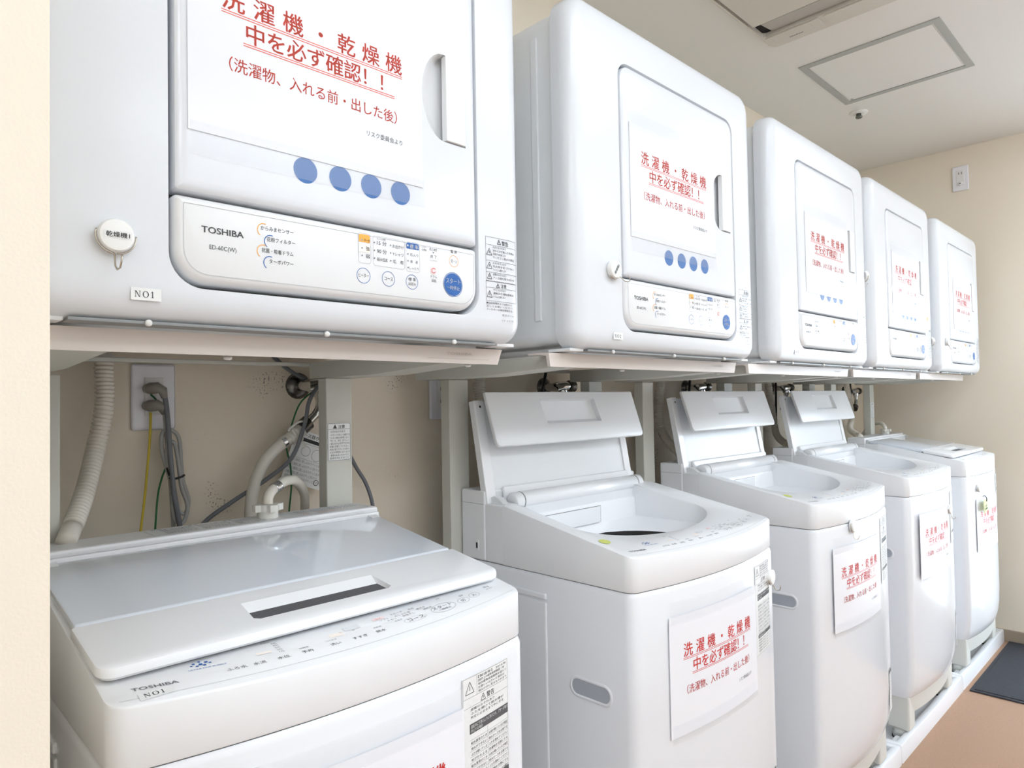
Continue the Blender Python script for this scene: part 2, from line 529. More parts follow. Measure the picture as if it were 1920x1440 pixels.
f = MB(); a, c = P(2.156, .2); e, h = P(2.214, .806); f.box(a, e, c, h, -.0215, -.0185, .001); f.build('side_strip', t, m_ac)

# outlet high on the right wall
t = empty('wall_outlet', (XR, .8245, 2.128), 'white wall outlet high on the right wall with a cord grip', 'outlet')
f = MB(); f.box(-.008, 0, -.034, .034, 0, .119, .004); f.build('plate', t, m_plate)
f = MB(); f.box(-.0095, -.007, -.016, .016, .028, .098, .001); k = f.build('insert', t, m_insert)
f = MB()
for yy in (-.006, .006): f.box(-.0101, -.009, yy - .0012, yy + .0012, .078, .089)
f.build('slot', k, m_black)
f = MB(); f.smooth = True; f.tube([(-.009, 0, .034), (-.013, 0, .034), (-.015, 0, .034)], [.011, .011, .008], 20); f.build('cord_grip', t, m_insert)
f = MB(); f.box(-.0162, -.0145, -.004, .004, .032, .036); f.build('grip_opening', t, m_tarn)

# floor mat at the door
t = empty('floor_mat', (XR - .38, 0.19, 0), 'charcoal entrance mat on the tan carpet by the right wall', 'mat')
f = MB(); f.box(-.366, .366, -.5, .505, 0.0, 0.006, .002); f.build('rubber_edge', t, m_matrim)
f = MB(); f.box(-.352, .352, -.486, .491, 0.004, 0.009, .002); f.build('pile', t, m_mat)

# ================================================================== DRYER STANDS
STC = [0.424, 1.190, 1.905, 2.600, 3.300]       # stand centres along the row
YP = 1.15                                       # front of the posts
def make_stand():
    t = empty('dryer_stand', (0, 0, 0))
    for s in (-1, 1):
        f = MB(); px_ = .246 if s > 0 else -.227
        f.box(px_ - .027, px_ + .027, 1.15, 1.18, 0.0, 1.1985, .002); f.build('post', t, m_stand)
        f = MB(); pr_ = [(.800, 1.2085), (.800, 1.2300), (1.22, 1.2300), (1.22, 1.199), (1.0, 1.199)]
        f.rings([[(xx, y, z) for y, z in pr_] for xx in (s * .258 - .034, s * .258 + .034)], True, True); f.build('arm', t, m_stand)
    f = MB(); f.box(-.30, .30, 1.221, 1.235, 1.223, 1.2305, .002); f.build('rear_rail', t, m_stand)
    f = MB(); f.box(-.30, .30, 1.155, 1.18, 0.25, 0.29, .002); f.build('lower_rail', t, m_stand)
    # front bracket: a tapered cover with slanted ends
    f = MB()
    prof = [(.79, 1.207), (.79, 1.231), (.81, 1.2315), (.84, 1.2315), (.84, 1.229), (.81, 1.228), (.797, 1.226), (.797, 1.208)]
    rs = []
    for x, sl in ((-.328, 0), (-.326, 1), (.326, 1), (.328, 0)):
        rs.append([(x - (0.010 * (1.231 - z) / .024 if x > 0 else -0.004 * (1.231 - z) / .024), y, z) for y, z in prof])
    f.rings(rs, True, True); k = f.build('front_bracket', t, m_bracket)
    for x in (-.1, .27):
        f = MB(); f.smooth = True; f.tube([(x, .806, 1.207), (x, .806, 1.2045), (x, .806, 1.203)], [.005, .005, .003], 12); f.build('screw', k, m_screw)
    f = MB(); mp = lambda u, v: (u, .7897, v)
    f.rect(.18, .30, 1.2135, 1.2143, mp); T(f, 'TOSHIBA', .215, .265, 1.2195, .006, mp, .01)
    f.build('embossed_name', k, mat('bracket_emboss', (204, 194, 186), .4), normals=False)
    return t
STAND_LABEL = ['beige grey dryer stand under the first dryer, with a caution label on its right post',
               'beige grey dryer stand under the second dryer from the left',
               'beige grey dryer stand under the middle dryer',
               'beige grey dryer stand under the fourth dryer from the left',
               'beige grey dryer stand under the farthest dryer, beside the right wall']
st0 = make_stand()
STANDS = [st0] + [copy_tree(st0) for _ in range(4)]
for i in range(5):
    o = STANDS[i]
    o.location = (STC[i], 0, 0)
    tag(o, STAND_LABEL[i], 'stand', 'dryer stands in a row')
    if i in (0, 4):
        f = MB(); x0 = .245 - .024; mp = lambda u, v: (x0 + u, 1.1493, 1.044 + v)
        f.use(m_label); f.poly([rrect(0, .048, 0, .070, [.003] * 4, 3)], mp)
        mp = lambda u, v: (x0 + u, 1.1490, 1.044 + v)
        f.use(m_ink); f.rframe(.0005, .0475, .0005, .0695, .003, .0006, mp); f.rect(.001, .047, .0585, .0590, mp)
        f.add([mp(.011, .060), mp(.0195, .060), mp(.01525, .0675)], [(0, 1, 2)]); T(f, '注意', .022, .036, .0605, .0072, mp, .02)
        T(f, 'けがのおそれあり', .006, .036, .0525, .0045, mp)
        rows = ['・スタンドが正しく設置でき', '　ていない場合は使用しない', '　でください', '・据え付けは水平で丈夫な', '　床面に設置してください', '　本体が落下することがあり', '　けがの原因になります', '・異常のあるときはすぐに', '　使用を中止すること']
        for q, r in enumerate(rows): T(f, r, .004, .044 if q % 3 else .046, .0465 - q * .0054, .0042, mp)
        f.build('caution_label', o, normals=False)

# ================================================================== DRYERS
DX = [.2426, 1.0117, 1.7636, 2.4596, 3.2183]     # left edge of each door
DYF, ZB = 0.741, 1.235
def face_y(u):
    """depth of the dryer front behind its flat plane near the side edges"""
    d_ = min(u + .135, .515 - u)
    tb = [(0, .030), (.0025, .018), (.0055, .0125), (.0095, .008), (.0145, .0046), (.0205, .0022), (.0275, .0007), (.036, 0.0)]
    if d_ >= .036: return 0.0
    for (a, ya), (c, yc) in zip(tb, tb[1:]):
        if d_ <= c: return ya + (yc - ya) * (d_ - a) / (c - a)
    return 0.0
def make_dryer():
    t = empty('clothes_dryer', (0, 0, 0))
    Z = lambda z: z - ZB
    # front housing
    X0, X1, Z0, Z1 = -.135, .515, Z(1.235), Z(1.855)
    R = [.036, .036, .047, .047]
    f = MB(); f.smooth = True
    rs = [[(p[0], y, p[1]) for p in rin(X0, X1, Z0, Z1, R, d_, 8)] for d_, y in ((.008, .048), (0, .046), (0, .030), (.0008, .024), (.0025, .018), (.0055, .0125), (.0095, .0080), (.0145, .0046), (.0205, .0022), (.0275, .0007), (.036, 0.0))]
    f.rings(rs)
    hole = rrect(-.004, .4195, Z(1.2725), Z(1.768), [.036, .036, .03, .03], 8)
    f.poly([rin(X0, X1, Z0, Z1, R, .036, 8), hole], lambda u, v: (u, 0.0, v))
    hin = lambda d_: rin(-.004, .4195, Z(1.2725), Z(1.768), [.036, .036, .03, .03], d_, 8)
    f.rings([[(p[0], 0.0, p[1]) for p in hin(0)], [(p[0], .003, p[1]) for p in hin(.0008)], [(p[0], .030, p[1]) for p in hin(.0008)]])
    o = f.build('front_housing', t, m_enamel); autosmooth(o, 32)
    f = MB(); f.rect(-.002, .418, Z(1.274), Z(1.766), lambda u, v: (u, .0295, v)); f.build('door_recess', t, m_gap, normals=False)
    # cabinet
    f = MB(); f.smooth = True
    rs = []
    for d_, y in ((.02, .040), (.012, .044), (.012, .49), (.02, .50)):
        rs.append([(p[0], y, p[1]) for p in rin(X0, X1, Z0, Z1, [.03, .03, .045, .045], d_, 8)])
    f.rings(rs, False, True); o = f.build('cabinet', t, m_side); autosmooth(o, 40)
    for x, s in ((X0 + .012, -1), (X1 - .012, 1)):
        f = MB(); f.box(x - .0025, x + .0025, .088, .104, Z(1.29), Z(1.80), .002); f.build('side_rib', t, m_side)
        f = MB(); f.box(x - .003, x + .003, .190, .46, Z(1.30), Z(1.79), .0025); f.build('side_panel', t, m_side)
    # door
    f = MB(); f.smooth = True
    d0, d1, e0, e1 = 0.0015, .4150, Z(1.3735), Z(1.764); RD = [.004, .004, .028, .028]
    rs = [[(p[0], y, p[1]) for p in rin(d0, d1, e0, e1, RD, q, 8)] for q, y in ((0, .026), (0, .004), (.0012, .0005), (.0035, -.0015), (.008, -.0028), (.013, -.0032))]
    f.rings(rs)
    hz0, hz1, hx0, hx1 = Z(1.5115), Z(1.6345), .3565, .3950
    ell = [(hx0 - .038 * math.sin(math.pi * k / 14), hz1 - (hz1 - hz0) * (1 - math.cos(math.pi * k / 14)) / 2) for k in range(15)]
    hl = ell + [(hx1, hz0), (hx1, hz1)]
    f.poly([rin(d0, d1, e0, e1, RD, .013, 8), hl], lambda u, v: (u, -.0032, v))
    dr = f.build('door', t, m_door); autosmooth(dr, 30)
    # moulded grip behind the handle
    f = MB(); f.smooth = True
    def sc(k, q):
        x, z = ell[k]; zc = (hz0 + hz1) / 2
        return (x + (hx0 - x) * q, -.0032 + .015 * math.sin(q * math.pi / 2), zc + (z - zc) * (1 - .10 * q))
    f.rings([[sc(k, q / 6) for k in range(15)] for q in range(7)], loop=False)
    f.smooth = False
    f.add([(hx0, .0120, hz0), (hx1, .0120, hz0), (hx1, .0120, hz1), (hx0, .0120, hz1), (hx1, -.0032, hz0), (hx1, -.0032, hz1), (hx0, -.0032, hz0), (hx0, -.0032, hz1)], [(0, 1, 2, 3), (1, 4, 5, 2), (0, 6, 4, 1), (3, 2, 5, 7)])
    f.build('grip_hollow', dr, m_ctrl)
    f = MB(); f.box(.3580, .3935, -.0065, .004, Z(1.5130), Z(1.6330), .0012); f.build('door_handle', dr, m_ctrl)
    # faint split across the door
    # blue dots printed on the door
    f = MB(); mp = lambda u, v: (u, -.00345, v)
    for u in (.1464, .1924, .2364, .2810): f.disc((u, Z(1.4240)), .0152, 28, mp=mp)
    f.build('blue_dots', dr, m_dot, normals=False)
    # control panel
    f = MB(); f.smooth = True
    c0, c1, g0, g1 = 0.0005, .4155, Z(1.2785), Z(1.3695); RC = [.034, .034, .006, .006]
    rs = [[(p[0], y, p[1]) for p in rin(c0, c1, g0, g1, RC, q, 8)] for q, y in ((0, .028), (0, .006), (.002, .0015), (.005, -.0015), (.009, -.0032))]
    f.rings(rs, False, True); cp = f.build('control_panel', t, m_ctrl); autosmooth(cp, 30)
    mp = lambda u, v: (u, -.0036, v - ZB)
    mp2 = lambda u, v: (u, -.0039, v - ZB)
    f = MB(); f.use(m_inkl)
    a = rin(c0, c1, g0, g1, RC, .0088); c = rin(c0, c1, g0, g1, RC, .0093)
    f.rings([[(p[0], -.0036, p[1]) for p in a], [(p[0], -.0036, p[1]) for p in c]])
    f.use(m_ink)
    T(f, 'TOSHIBA', .0274, .0720, 1.3325, .0094, mp, .035, 3); T(f, 'ED-60C(W)', .0354, .0640, 1.3155, .0068, mp)
    for s_, a_, b_, z_ in (('からみまセンサー', .0914, .1304, 1.3455), ('花粉フィルター', .0985, .1324, 1.3335), ('抗菌・吸着ドラム', .0924, .1300, 1.3205), ('ターボパワー', .1010, .1300, 1.3090)):
        T(f, s_, a_, b_, z_, .0056, mp, .006)
    f.use(m_orange); f.ring((.0950, 1.3450), .0078, .0009, mp, 16, math.radians(70), math.radians(235)); f.ring((.0945, 1.3210), .0078, .0009, mp, 16, math.radians(70), math.radians(235))
    f.use(m_blue); f.ring((.1030, 1.3330), .0078, .0009, mp, 16, math.radians(70), math.radians(235)); f.ring((.1020, 1.3090), .0078, .0009, mp, 16, math.radians(70), math.radians(235))
    # heater column
    f.use(m_ink2); f.rframe(.2160, .2345, 1.3245, 1.3622, .004, .0003, mp); f.rframe(.2375, .2862, 1.3238, 1.3620, .004, .0003, mp); f.rframe(.2880, .3105, 1.3225, 1.3622, .004, .0003, mp)
    f.use(m_orange); f.poly([rrect(.2172, .2333, 1.3510, 1.3610, [.0006, .0006, .003, .003], 3)], mp)
    f.use(m_peach); f.rect(.2172, .2333, 1.3385, 1.3490, mp); f.rect(.2172, .2333, 1.3490, 1.3496, mp)
    f.use(m_blue); f.poly([rrect(.2892, .3093, 1.3528, 1.3610, [.0006, .0006, .003, .003], 3)], mp)
    f.use(m_ink2)
    for u, v in ((.2215, 1.3535), (.2215, 1.3435), (.2215, 1.3340), (.2395, 1.3530), (.2395, 1.3430), (.2395, 1.3330), (.2640, 1.3530), (.2640, 1.3430), (.2640, 1.3330), (.2912, 1.3455), (.2912, 1.3365), (.2912, 1.3275)): f.disc((u, v), .0011, 10, mp=mp2)
    f.use(m_label); f.disc((.2212, 1.3535), .0013, 10, mp=mp2); f.disc((.2912, 1.3568), .0013, 10, mp=mp2)
    f.use(m_ink)
    for s_, a_, b_, z_, h_ in (('ターボ', .2245, .2328, 1.3518, .0048), ('強', .2270, .2325, 1.3415, .0056), ('弱', .2270, .2325, 1.3318, .0056), ('ちょっと時間', .2435, .2560, 1.3575, .0026),
                               ('15 分', .2435, .2580, 1.3510, .0066), ('90 分', .2435, .2580, 1.3405, .0066), ('絡み低減', .2435, .2590, 1.3305, .0052), ('お出かけ', .2670, .2845, 1.3505, .0054), ('Yシャツ', .2670, .2845, 1.3405, .0054), ('毛　布', .2675, .2840, 1.3305, .0056),
                               ('芯入り', .2945, .3080, 1.3435, .0044), ('普　通', .2950, .3070, 1.3345, .0042), ('しっとり', .2930, .3085, 1.3258, .0042),
                               ('あと10分', .3270, .3400, 1.3555, .0050), ('終 了', .3285, .3390, 1.3455, .0050), ('シワオサエ', .3275, .3395, 1.3410, .0026), ('フィルター', .3135, .3220, 1.3575, .0030), ('お掃除', .3140, .3218, 1.3535, .0034), ('電 源', .3640, .3750, 1.3575, .0050),
                               ('ドラム', .3285, .3390, 1.3185, .0046), ('反転', .3300, .3380, 1.3130, .0046)):
        T(f, s_, a_, b_, z_, h_, mp2)
    f.add([mp(.3320, 1.3536), mp(.3352, 1.3536), mp(.3336, 1.3520)], [(0, 1, 2)])
    f.use(m_label); T(f, '標 準', .2945, .3080, 1.3538, .0062, mp2, .02)
    f.use(m_pink); f.disc((.3337, 1.3285), .0054, 18, mp=mp)
    f.use(m_redw); f.ring((.3337, 1.3285), .0036, .0008, mp2, 18, .6, 5.9)
    f.use(m_blue)
    for u in (.2234, .2604, .2974): f.ring((u, 1.3090), .0098, .0006, mp, 28)
    f.use(m_orange); f.ring((.3696, 1.3460), .0082, .0006, mp, 28)
    f.use(m_ink)
    T(f, 'ヒーター', .2160, .2308, 1.3070, .0058, mp2); T(f, 'コース', .2540, .2670, 1.3068, .0062, mp2); T(f, '標 準', .2915, .3035, 1.3105, .0050, mp2); T(f, 'お好み', .2915, .3035, 1.3045, .0050, mp2); T(f, '切・入', .3640, .3752, 1.3435, .0062, mp2)
    f.use(m_blue); f.ring((.3676, 1.3130), .0172, .0007, mp, 36); f.disc((.3676, 1.3130), .0158, 36, mp=mp)
    f.use(m_label); T(f, 'スタート', .3550, .3803, 1.3145, .0085, mp2, .012); T(f, '一時停止', .3560, .3793, 1.3060, .0062, mp2, .008)
    f.build('panel_print', cp, normals=False)
    # caution print on the right edge of the front
    f = MB(); mp = lambda u, v: (u, face_y(u) - .0006, v - ZB)
    f.use(m_ink)
    f.frame(.4330, .4975, 1.3270, 1.3925, .0004, mp, 10); f.frame(.4325, .4965, 1.2975, 1.3265, .0004, mp, 10)
    for v in (1.3805, 1.3570, 1.3400): f.rect(.4330, .4975, v, v + .0004, mp, 10)
    f.rect(.4325, .4965, 1.3170, 1.3174, mp, 10)
    for (u, v, q) in ((.4600, 1.3835, .0070), (.4400, 1.3655, .0095), (.4400, 1.3455, .0095), (.4400, 1.3300, .0085), (.4565, 1.3185, .0060), (.4395, 1.3030, .0095)):
        o_ = [(u - q * .55, v), (u + q * .55, v), (u, v + q)]
        for i in range(3):
            a, c = o_[i], o_[(i + 1) % 3]; n = Vector((c[1] - a[1], a[0] - c[0])).normalized() * .0004
            f.add([mp(a[0] - n.x, a[1] - n.y), mp(c[0] - n.x, c[1] - n.y), mp(c[0] + n.x, c[1] + n.y), mp(a[0] + n.x, a[1] + n.y)], [(0, 1, 2, 3)])
        f.rect(u - .0005, u + .0005, v + q * .25, v + q * .65, mp)
    T(f, '警告', .4660, .4790, 1.3830, .0078, mp, .01); T(f, '注意', .4625, .4740, 1.3190, .0062, mp, .01)
    zz = 1.3765
    for q, s_ in enumerate(['火災のおそれあり', '油などが付着した衣類は', '洗濯後でも乾燥しない', 'でください発火の原因']): T(f, s_, .4470, .4740 + (q % 2) * .018, zz - q * .0050, .0038, mp)
    for q, s_ in enumerate(['火災のおそれあり', '引火物を近づけない', 'でください爆発します']): T(f, s_, .4470, .4740 + (q % 2) * .018, 1.3530 - q * .0050, .0038, mp)
    for q, s_ in enumerate(['感電のおそれあり', 'アース線を取り付ける']): T(f, s_, .4470, .4740 + (q % 2) * .018, 1.3360 - q * .0050, .0038, mp)
    for q, s_ in enumerate(['やけどのおそれあり', '運転中や運転直後は', 'ドラムに触れない']): T(f, s_, .4470, .4720 + (q % 2) * .018, 1.3130 - q * .0050, .0038, mp)
    for q, s_ in enumerate(['●取扱説明書をよくお読みの上', '　正しくお使いください', '　フィルターは毎回掃除する']): T(f, s_, .4330, .4860, 1.2930 - q * .0046, .0034, mp)
    f.use(m_ink2); T(f, '東芝ホーム', .4640, .4900, 1.2765, .0036, mp); T(f, 'LS 1112', .4640, .4880, 1.2690, .0032, mp)
    f.build('caution_print', t, normals=False)
    # metal strip and screws below the front
    f = MB(); f.box(-.09, .462, .012, .040, -.0020, .0015, .0006); k = f.build('bottom_strip', t, m_strip)
    for x in (-.02, .18, .38):
        f = MB(); f.smooth = True; f.tube([(x, .0125, -.0005), (x, .0095, -.0005), (x, .0085, -.0005)], [.0035, .0035, .002], 10); f.build('screw', k, m_screw)
    for x in (-.11, .49):
        f = MB(); f.box(x - .018, x + .018, .02, .07, -.0020, .003, .001); f.build('foot', t, m_ctrl)
    return t
DL = ['large white dryer numbered 1, nearest the camera, cut off at the top',
      'white dryer numbered 2, second from the left in the upper row',
      'white dryer in the middle of the upper row, glare on its notice',
      'white dryer with a yellow dot, fourth from the left in the upper row',
      'smallest looking white dryer at the far right end of the upper row']
dr0 = make_dryer()
DRY = []
for i in range(5):
    o = dr0 if i == 0 else copy_tree(dr0)
    o.location = (DX[i], DYF, ZB)
    tag(o, DL[i], 'dryer', 'clothes dryers in the upper row')
    DRY.append(o)
# NO1 / NO2 / NO3 stickers in serif capitals
def serif(f, s, u, v, h, mp):
    st = h * .06; tk = h * .16
    for ch in s:
        if ch == 'N':
            w = h * .85
            f.rect(u + .1 * w, u + .1 * w + st, v, v + h, mp); f.rect(u + .82 * w, u + .82 * w + st, v, v + h, mp)
            f.add([mp(u + .08 * w, v + h), mp(u + .08 * w + tk, v + h), mp(u + .82 * w + st, v), mp(u + .82 * w + st - tk * .6, v)], [(0, 1, 2, 3)])
            for a, c, z in ((0, .26, v), (0, .2, v + h - st), (.70, 1.0, v + h - st)): f.rect(u + a * w, u + c * w, z, z + st, mp)
        elif ch == 'O':
            w = h * .9; n = 28; vs = []
            for k in range(n + 1):
                a = 2 * math.pi * k / n
                vs += [mp(u + w / 2 + w * .5 * math.cos(a), v + h / 2 + h * .52 * math.sin(a)), mp(u + w / 2 + w * .34 * math.cos(a), v + h / 2 + h * .47 * math.sin(a))]
            f.add(vs, [(2 * k, 2 * k + 2, 2 * k + 3, 2 * k + 1) for k in range(n)])
        elif ch == '1':
            w = h * .5
            f.rect(u + w * .4, u + w * .4 + tk * .8, v, v + h, mp); f.rect(u + .1 * w, u + .95 * w, v, v + st, mp)
            f.add([mp(u + .1 * w, v + h * .80), mp(u + w * .4, v + h * .86), mp(u + w * .4, v + h), mp(u + w * .3, v + h * .97)], [(0, 1, 2, 3)])
        else:
            w = h * .6; T(f, ch, u, u + w, v, h * 1.36, mp)
        u += w + h * .30
def sticker(parent, s, u0, u1, v0, v1, mpb, mpt, ru, rv, h):
    f = MB(); f.use(m_label); f.rect(u0, u1, v0, v1, mpb); f.use(m_tie); serif(f, s, ru, rv, h, mpt)
    return f.build('number_sticker', parent, normals=False)
for i, (s, u, v) in enumerate((('NO1', -.0392, 1.2555), ('NO2', -.0330, 1.2560), ('NO3', -.0330, 1.2560))):
    sticker(DRY[i], s, u, u + .028, v - ZB, v - ZB + .0125, lambda a, c: (a, -.0004, c), lambda a, c: (a, -.0007, c), u + .0035, v - ZB + .0030, .0062)
f = MB(); f.use(m_orange); f.disc((.447, 1.43 - ZB), .008, 20, mp=lambda u, v: (u, -.0005, v)); f.build('yellow_dot_sticker', DRY[3], normals=False)

# ================================================================== NOTICES
def notice_letters(mp, red, seg=1):
    f = MB(); f.use(red)
    cell = (.270 - .035 - .0250) / 6
    for k, ch in enumerate('洗濯機・乾燥機'):
        T(f, ch, .035 + k * cell, None, .1440, .0265, mp, .018, 2)
    for v in (.1372, .1398): f.rect(.035, .271, v, v + .0009, mp, 14)
    cell = (.258 - .060) / 8
    for k, ch in enumerate('中を必ず確認！！'):
        T(f, ch, .060 + k * cell, None, .1140, .0252, mp, .018, 2)
    for v in (.1075, .1100): f.rect(.059, .259, v, v + .0009, mp, 14)
    s = '（洗濯物、入れる前・出した後）'
    T(f, s, .043, .262, .0765, .0172, mp, .006, 2)
    f.use(m_ink); T(f, 'リスク委員会より', .216, .270, .0490, .0076, mp, 0, 2)
    return f
def flat_notice():
    t = empty('notice_paper', (0, 0, 0))
    f = MB(); f.box(0, .303, -.0008, 0, 0, .212); f.build('sheet', t, m_paper)
    notice_letters(lambda u, v: (u, -.0010, v), m_red).build('lettering', t, normals=False)
    f = MB(); f.rect(.002, .305, -.026, .010, lambda u, v: (u, -.00125, v)); f.build('clear_tape', t, m_tape, normals=False)
    f = MB(); f.rect(-.002, .300, .203, .238, lambda u, v: (u, -.00125, v)); f.build('clear_tape', t, m_tape, normals=False)
    return t
NL = ['large red lettered notice taped to the door of dryer number 1', 'red lettered notice taped to the door of dryer number 2', 'red lettered notice half lost in glare on the middle dryer door',
      'red lettered notice with glare on the fourth dryer door', 'faint red lettered notice on the door of the farthest dryer']
n0 = flat_notice()
for i, (u, z, r) in enumerate(((.0140, 1.4385, 0), (.0220, 1.4480, 0), (.0420, 1.4230, 0), (.0400, 1.4200, 0), (.0500, 1.4130, 0))):
    o = n0 if i == 0 else copy_tree(n0)
    o.location = (DX[i] + u, DYF - .0037, z)
    tag(o, NL[i], 'notice', 'laminated notices on the dryers')

# ================================================================== WASHING MACHINES
WX = [.172, .963, 1.7256, 2.463, 3.199]
WYF, WW, WD = 0.70, .530, .447
ZT = 0.024                                      # floor of the drip pans
BOW = .032
def front_y(u):
    a = (u - WW / 2) / (WW / 2)
    return -BOW * (1 - a * a) + .002
def w_outline(ins=0.0, ys=0.0, bow=1.0, back=WD, n=18, r=.022):
    """plan of the washer, clockwise from back left: side, rounded corner, bowed front, side"""
    pts = [(ins, back - ins), (ins, back * .5)]
    x0, x1 = ins, WW - ins
    rr = max(r - ins * .5, .004)
    yf = lambda u: (front_y(u) * bow + ins + ys)
    for k in range(6):
        a = math.radians(180 + 90 * k / 5)
        x = x0 + rr + rr * math.cos(a)
        pts.append((x, yf(x0 + rr) + rr + rr * math.sin(a)))
    for k in range(1, n):
        u = x0 + rr + (x1 - x0 - 2 * rr) * k / n
        pts.append((u, yf(u)))
    for k in range(6):
        a = math.radians(270 + 90 * k / 5)
        x = x1 - rr + rr * math.cos(a)
        pts.append((x, yf(x1 - rr) + rr + rr * math.sin(a)))
    pts += [(x1, back * .5), (x1, back - ins)]
    return pts
def deck(y): return .877 + .19 * y
def Zt(z): return z - ZT
def make_washer_body():
    t = empty('washing_machine', (0, 0, 0))
    # steel cabinet, pulled in towards the foot of its front
    f = MB(); f.smooth = True
    lv = [(.004, .016, .85, .166), (.001, .011, .88, .176), (0, .0055, .94, .205), (0, .002, .98, .245), (0, 0, 1, .30), (0, 0, 1, .60), (0, 0, 1, .806), (.0022, 0, 1, .8125), (.004, 0, 1, .8150)]
    f.rings([[(p[0], p[1], Zt(z)) for p in w_outline(i_, ys, bw)] for i_, ys, bw, z in lv], True, True)
    o = f.build('cabinet', t, m_wbody); autosmooth(o, 40)
    # plinth and feet
    f = MB(); f.smooth = True
    f.rings([[(p[0], p[1], Zt(z)) for p in w_outline(i_, .012, .8, WD)] for i_, z in ((.014, .112), (.009, .150), (.008, .168))], True, True); o = f.build('plinth', t, m_wbase); autosmooth(o, 40)
    for x in (.036, WW - .036):
        for y in (.052, .385):
            q = MB(); q.box(x - .03, x + .03, y - .034, y + .034, Zt(.060), Zt(.172), .006); k = q.build('leg', t, m_wbase)
            q = MB(); q.smooth = True; q.tube([(x, y, Zt(.062)), (x, y, Zt(.028))], .026, 18); q.build('foot', k, m_wbase)
            q = MB(); q.smooth = True; q.tube([(x, y, Zt(.029)), (x, y, Zt(.0245))], .028, 18); q.build('rubber_pad', k, m_rub)
    # carrying grips on the sides
    for s, x in ((-1, 0.0), (1, WW)):
        f = MB(); f.smooth = True
        ol = lambda d_, dz=0: rrect(.047 + d_, .145 - d_, Zt(.609) + d_ + dz, Zt(.648) - d_ + dz, [.0185 - d_] * 4, 6)
        e = -.0012 if s < 0 else .0012
        f.rings([[(x + e * q, p[0], p[1]) for p in ol(d_)] for d_, q in ((0, 0), (.001, 1.5), (.0045, 1.5), (.006, .6))])
        k = f.build('grip', t, m_wbody)
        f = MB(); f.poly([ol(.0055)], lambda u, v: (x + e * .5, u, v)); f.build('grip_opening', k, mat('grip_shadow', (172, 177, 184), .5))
    # pressed panel on the side walls
    for s, x in ((-1, 0.0), (1, WW)):
        f = MB(); f.box(x - .003, x + .003, .20, .42, Zt(.20), Zt(.765), .0028); f.build('side_panel', t, m_wbody)
        f = MB(); f.box(x - .0045, x + .0045, .20, .42, Zt(.770), Zt(.782), .003); f.build('side_bead', t, m_wbody)
    # plastic top: outer wall, sloping deck, basin
    f = MB(); f.smooth = True
    BK = .322
    r0 = w_outline(.003, 0, 1, BK); r1 = w_outline(.0015, 0, 1, BK); r2 = w_outline(.0035, 0, 1, BK)
    f.rings([[(p[0], p[1], Zt(.8165)) for p in r0], [(p[0], p[1], Zt(.8195)) for p in r1], [(p[0], p[1], Zt(deck(p[1]) - .003)) for p in r1],
             [(p[0], p[1], Zt(deck(p[1]) - .0008)) for p in w_outline(.0022, 0, 1, BK)], [(p[0], p[1], Zt(deck(p[1]))) for p in r2]])
    cx, ax = .2450, .2120
    rim = [(.478 - .012, .338)]
    rim = []
    for k in range(25):
        a = math.pi + math.pi * k / 24
        rim.append((cx + ax * math.cos(a), .155 + .102 * math.sin(a)))
    def rimmed(d_):
        out = []
        for k in range(25):
            a = math.pi + math.pi * k / 24
            out.append((cx + (ax - d_) * math.cos(a), .155 + (.102 - d_) * math.sin(a)))
        xr, xl = cx + ax - d_, cx - ax + d_
        for k in range(1, 7): out.append((xr - .004 * k / 6, .155 + (.318 - d_ - .155) * k / 6))
        for k in range(1, 7): out.append((xr - .004 + (xl + .004 - xr + .004) * k / 6, .318 - d_))
        for k in range(1, 6): out.append((xl + .004 - .004 * k / 6, .318 - d_ + (.155 - .318 + d_) * k / 6))
        return out
    rm = rimmed(0)
    nb = 25 + 6
    xs = [(p[0], p[1]) for p in rm]
    U = [p for p in r2]                                   # back left ... front ... back right
    inner = [rm[nb - 1]] + [rm[k] for k in range(24 + 6 - 1, -1, -1)] + [rm[len(rm) - 1 - k] for k in range(0, 6)]
    ring_r = [(cx + ax - .004, BK)] + [rm[k] for k in range(29, 24, -1)] + [rm[k] for k in range(24, -1, -1)] + [rm[k] for k in range(len(rm) - 1, len(rm) - 6, -1)] + [(cx - ax + .004, BK)]
    f.poly([U + ring_r], lambda u, v: (u, v, Zt(deck(v))))
    isb = lambda k: 30 <= k <= 35
    rr = [[(p[0], p[1], Zt(min(deck(p[1]), .9088 if isb(k) else 9) - q)) for k, p in enumerate(rimmed(d_))] for d_, q in ((0, 0), (.002, .0012), (.0035, .005))]
    n = len(rr[0])
    c_ = (cx + .02, .17)
    def circ(rad, z):
        out = []
        for p in rimmed(0):
            a = math.atan2(p[1] - c_[1], p[0] - c_[0]); out.append((c_[0] + rad * math.cos(a), c_[1] + rad * math.sin(a), Zt(z)))
        return out
    low = [(p[0], p[1], Zt(.862)) for p in rimmed(.010)]
    f.rings(rr + [low, [(a[0] * .45 + c[0] * .55, a[1] * .45 + c[1] * .55, Zt(.850)) for a, c in zip(low, circ(.132, .84))], circ(.136, .846), circ(.132, .842)])
    o = f.build('top_housing', t, m_wtop); autosmooth(o, 38)
    f = MB(); f.smooth = True; f.rings([circ(.133, .843), circ(.150, .80), circ(.150, .50)], False, True); f.build('drum', t, m_drum)
    f = MB(); f.box(.012, WW - .012, .316, .374, Zt(.83), Zt(.9085), .002); f.build('lid_well', t, m_wtop)
    for x0_, x1_ in ((.012, .0385), (.4515, WW - .012)):
        f = MB(); pr_ = [(.284, .83), (.284, .9304), (.3225, .9377), (.374, .9377), (.374, .83)]
        f.rings([[(xx, y, Zt(z)) for y, z in pr_] for xx in (x0_, x1_)], True, True); f.build('well_shoulder', t, m_wtop)
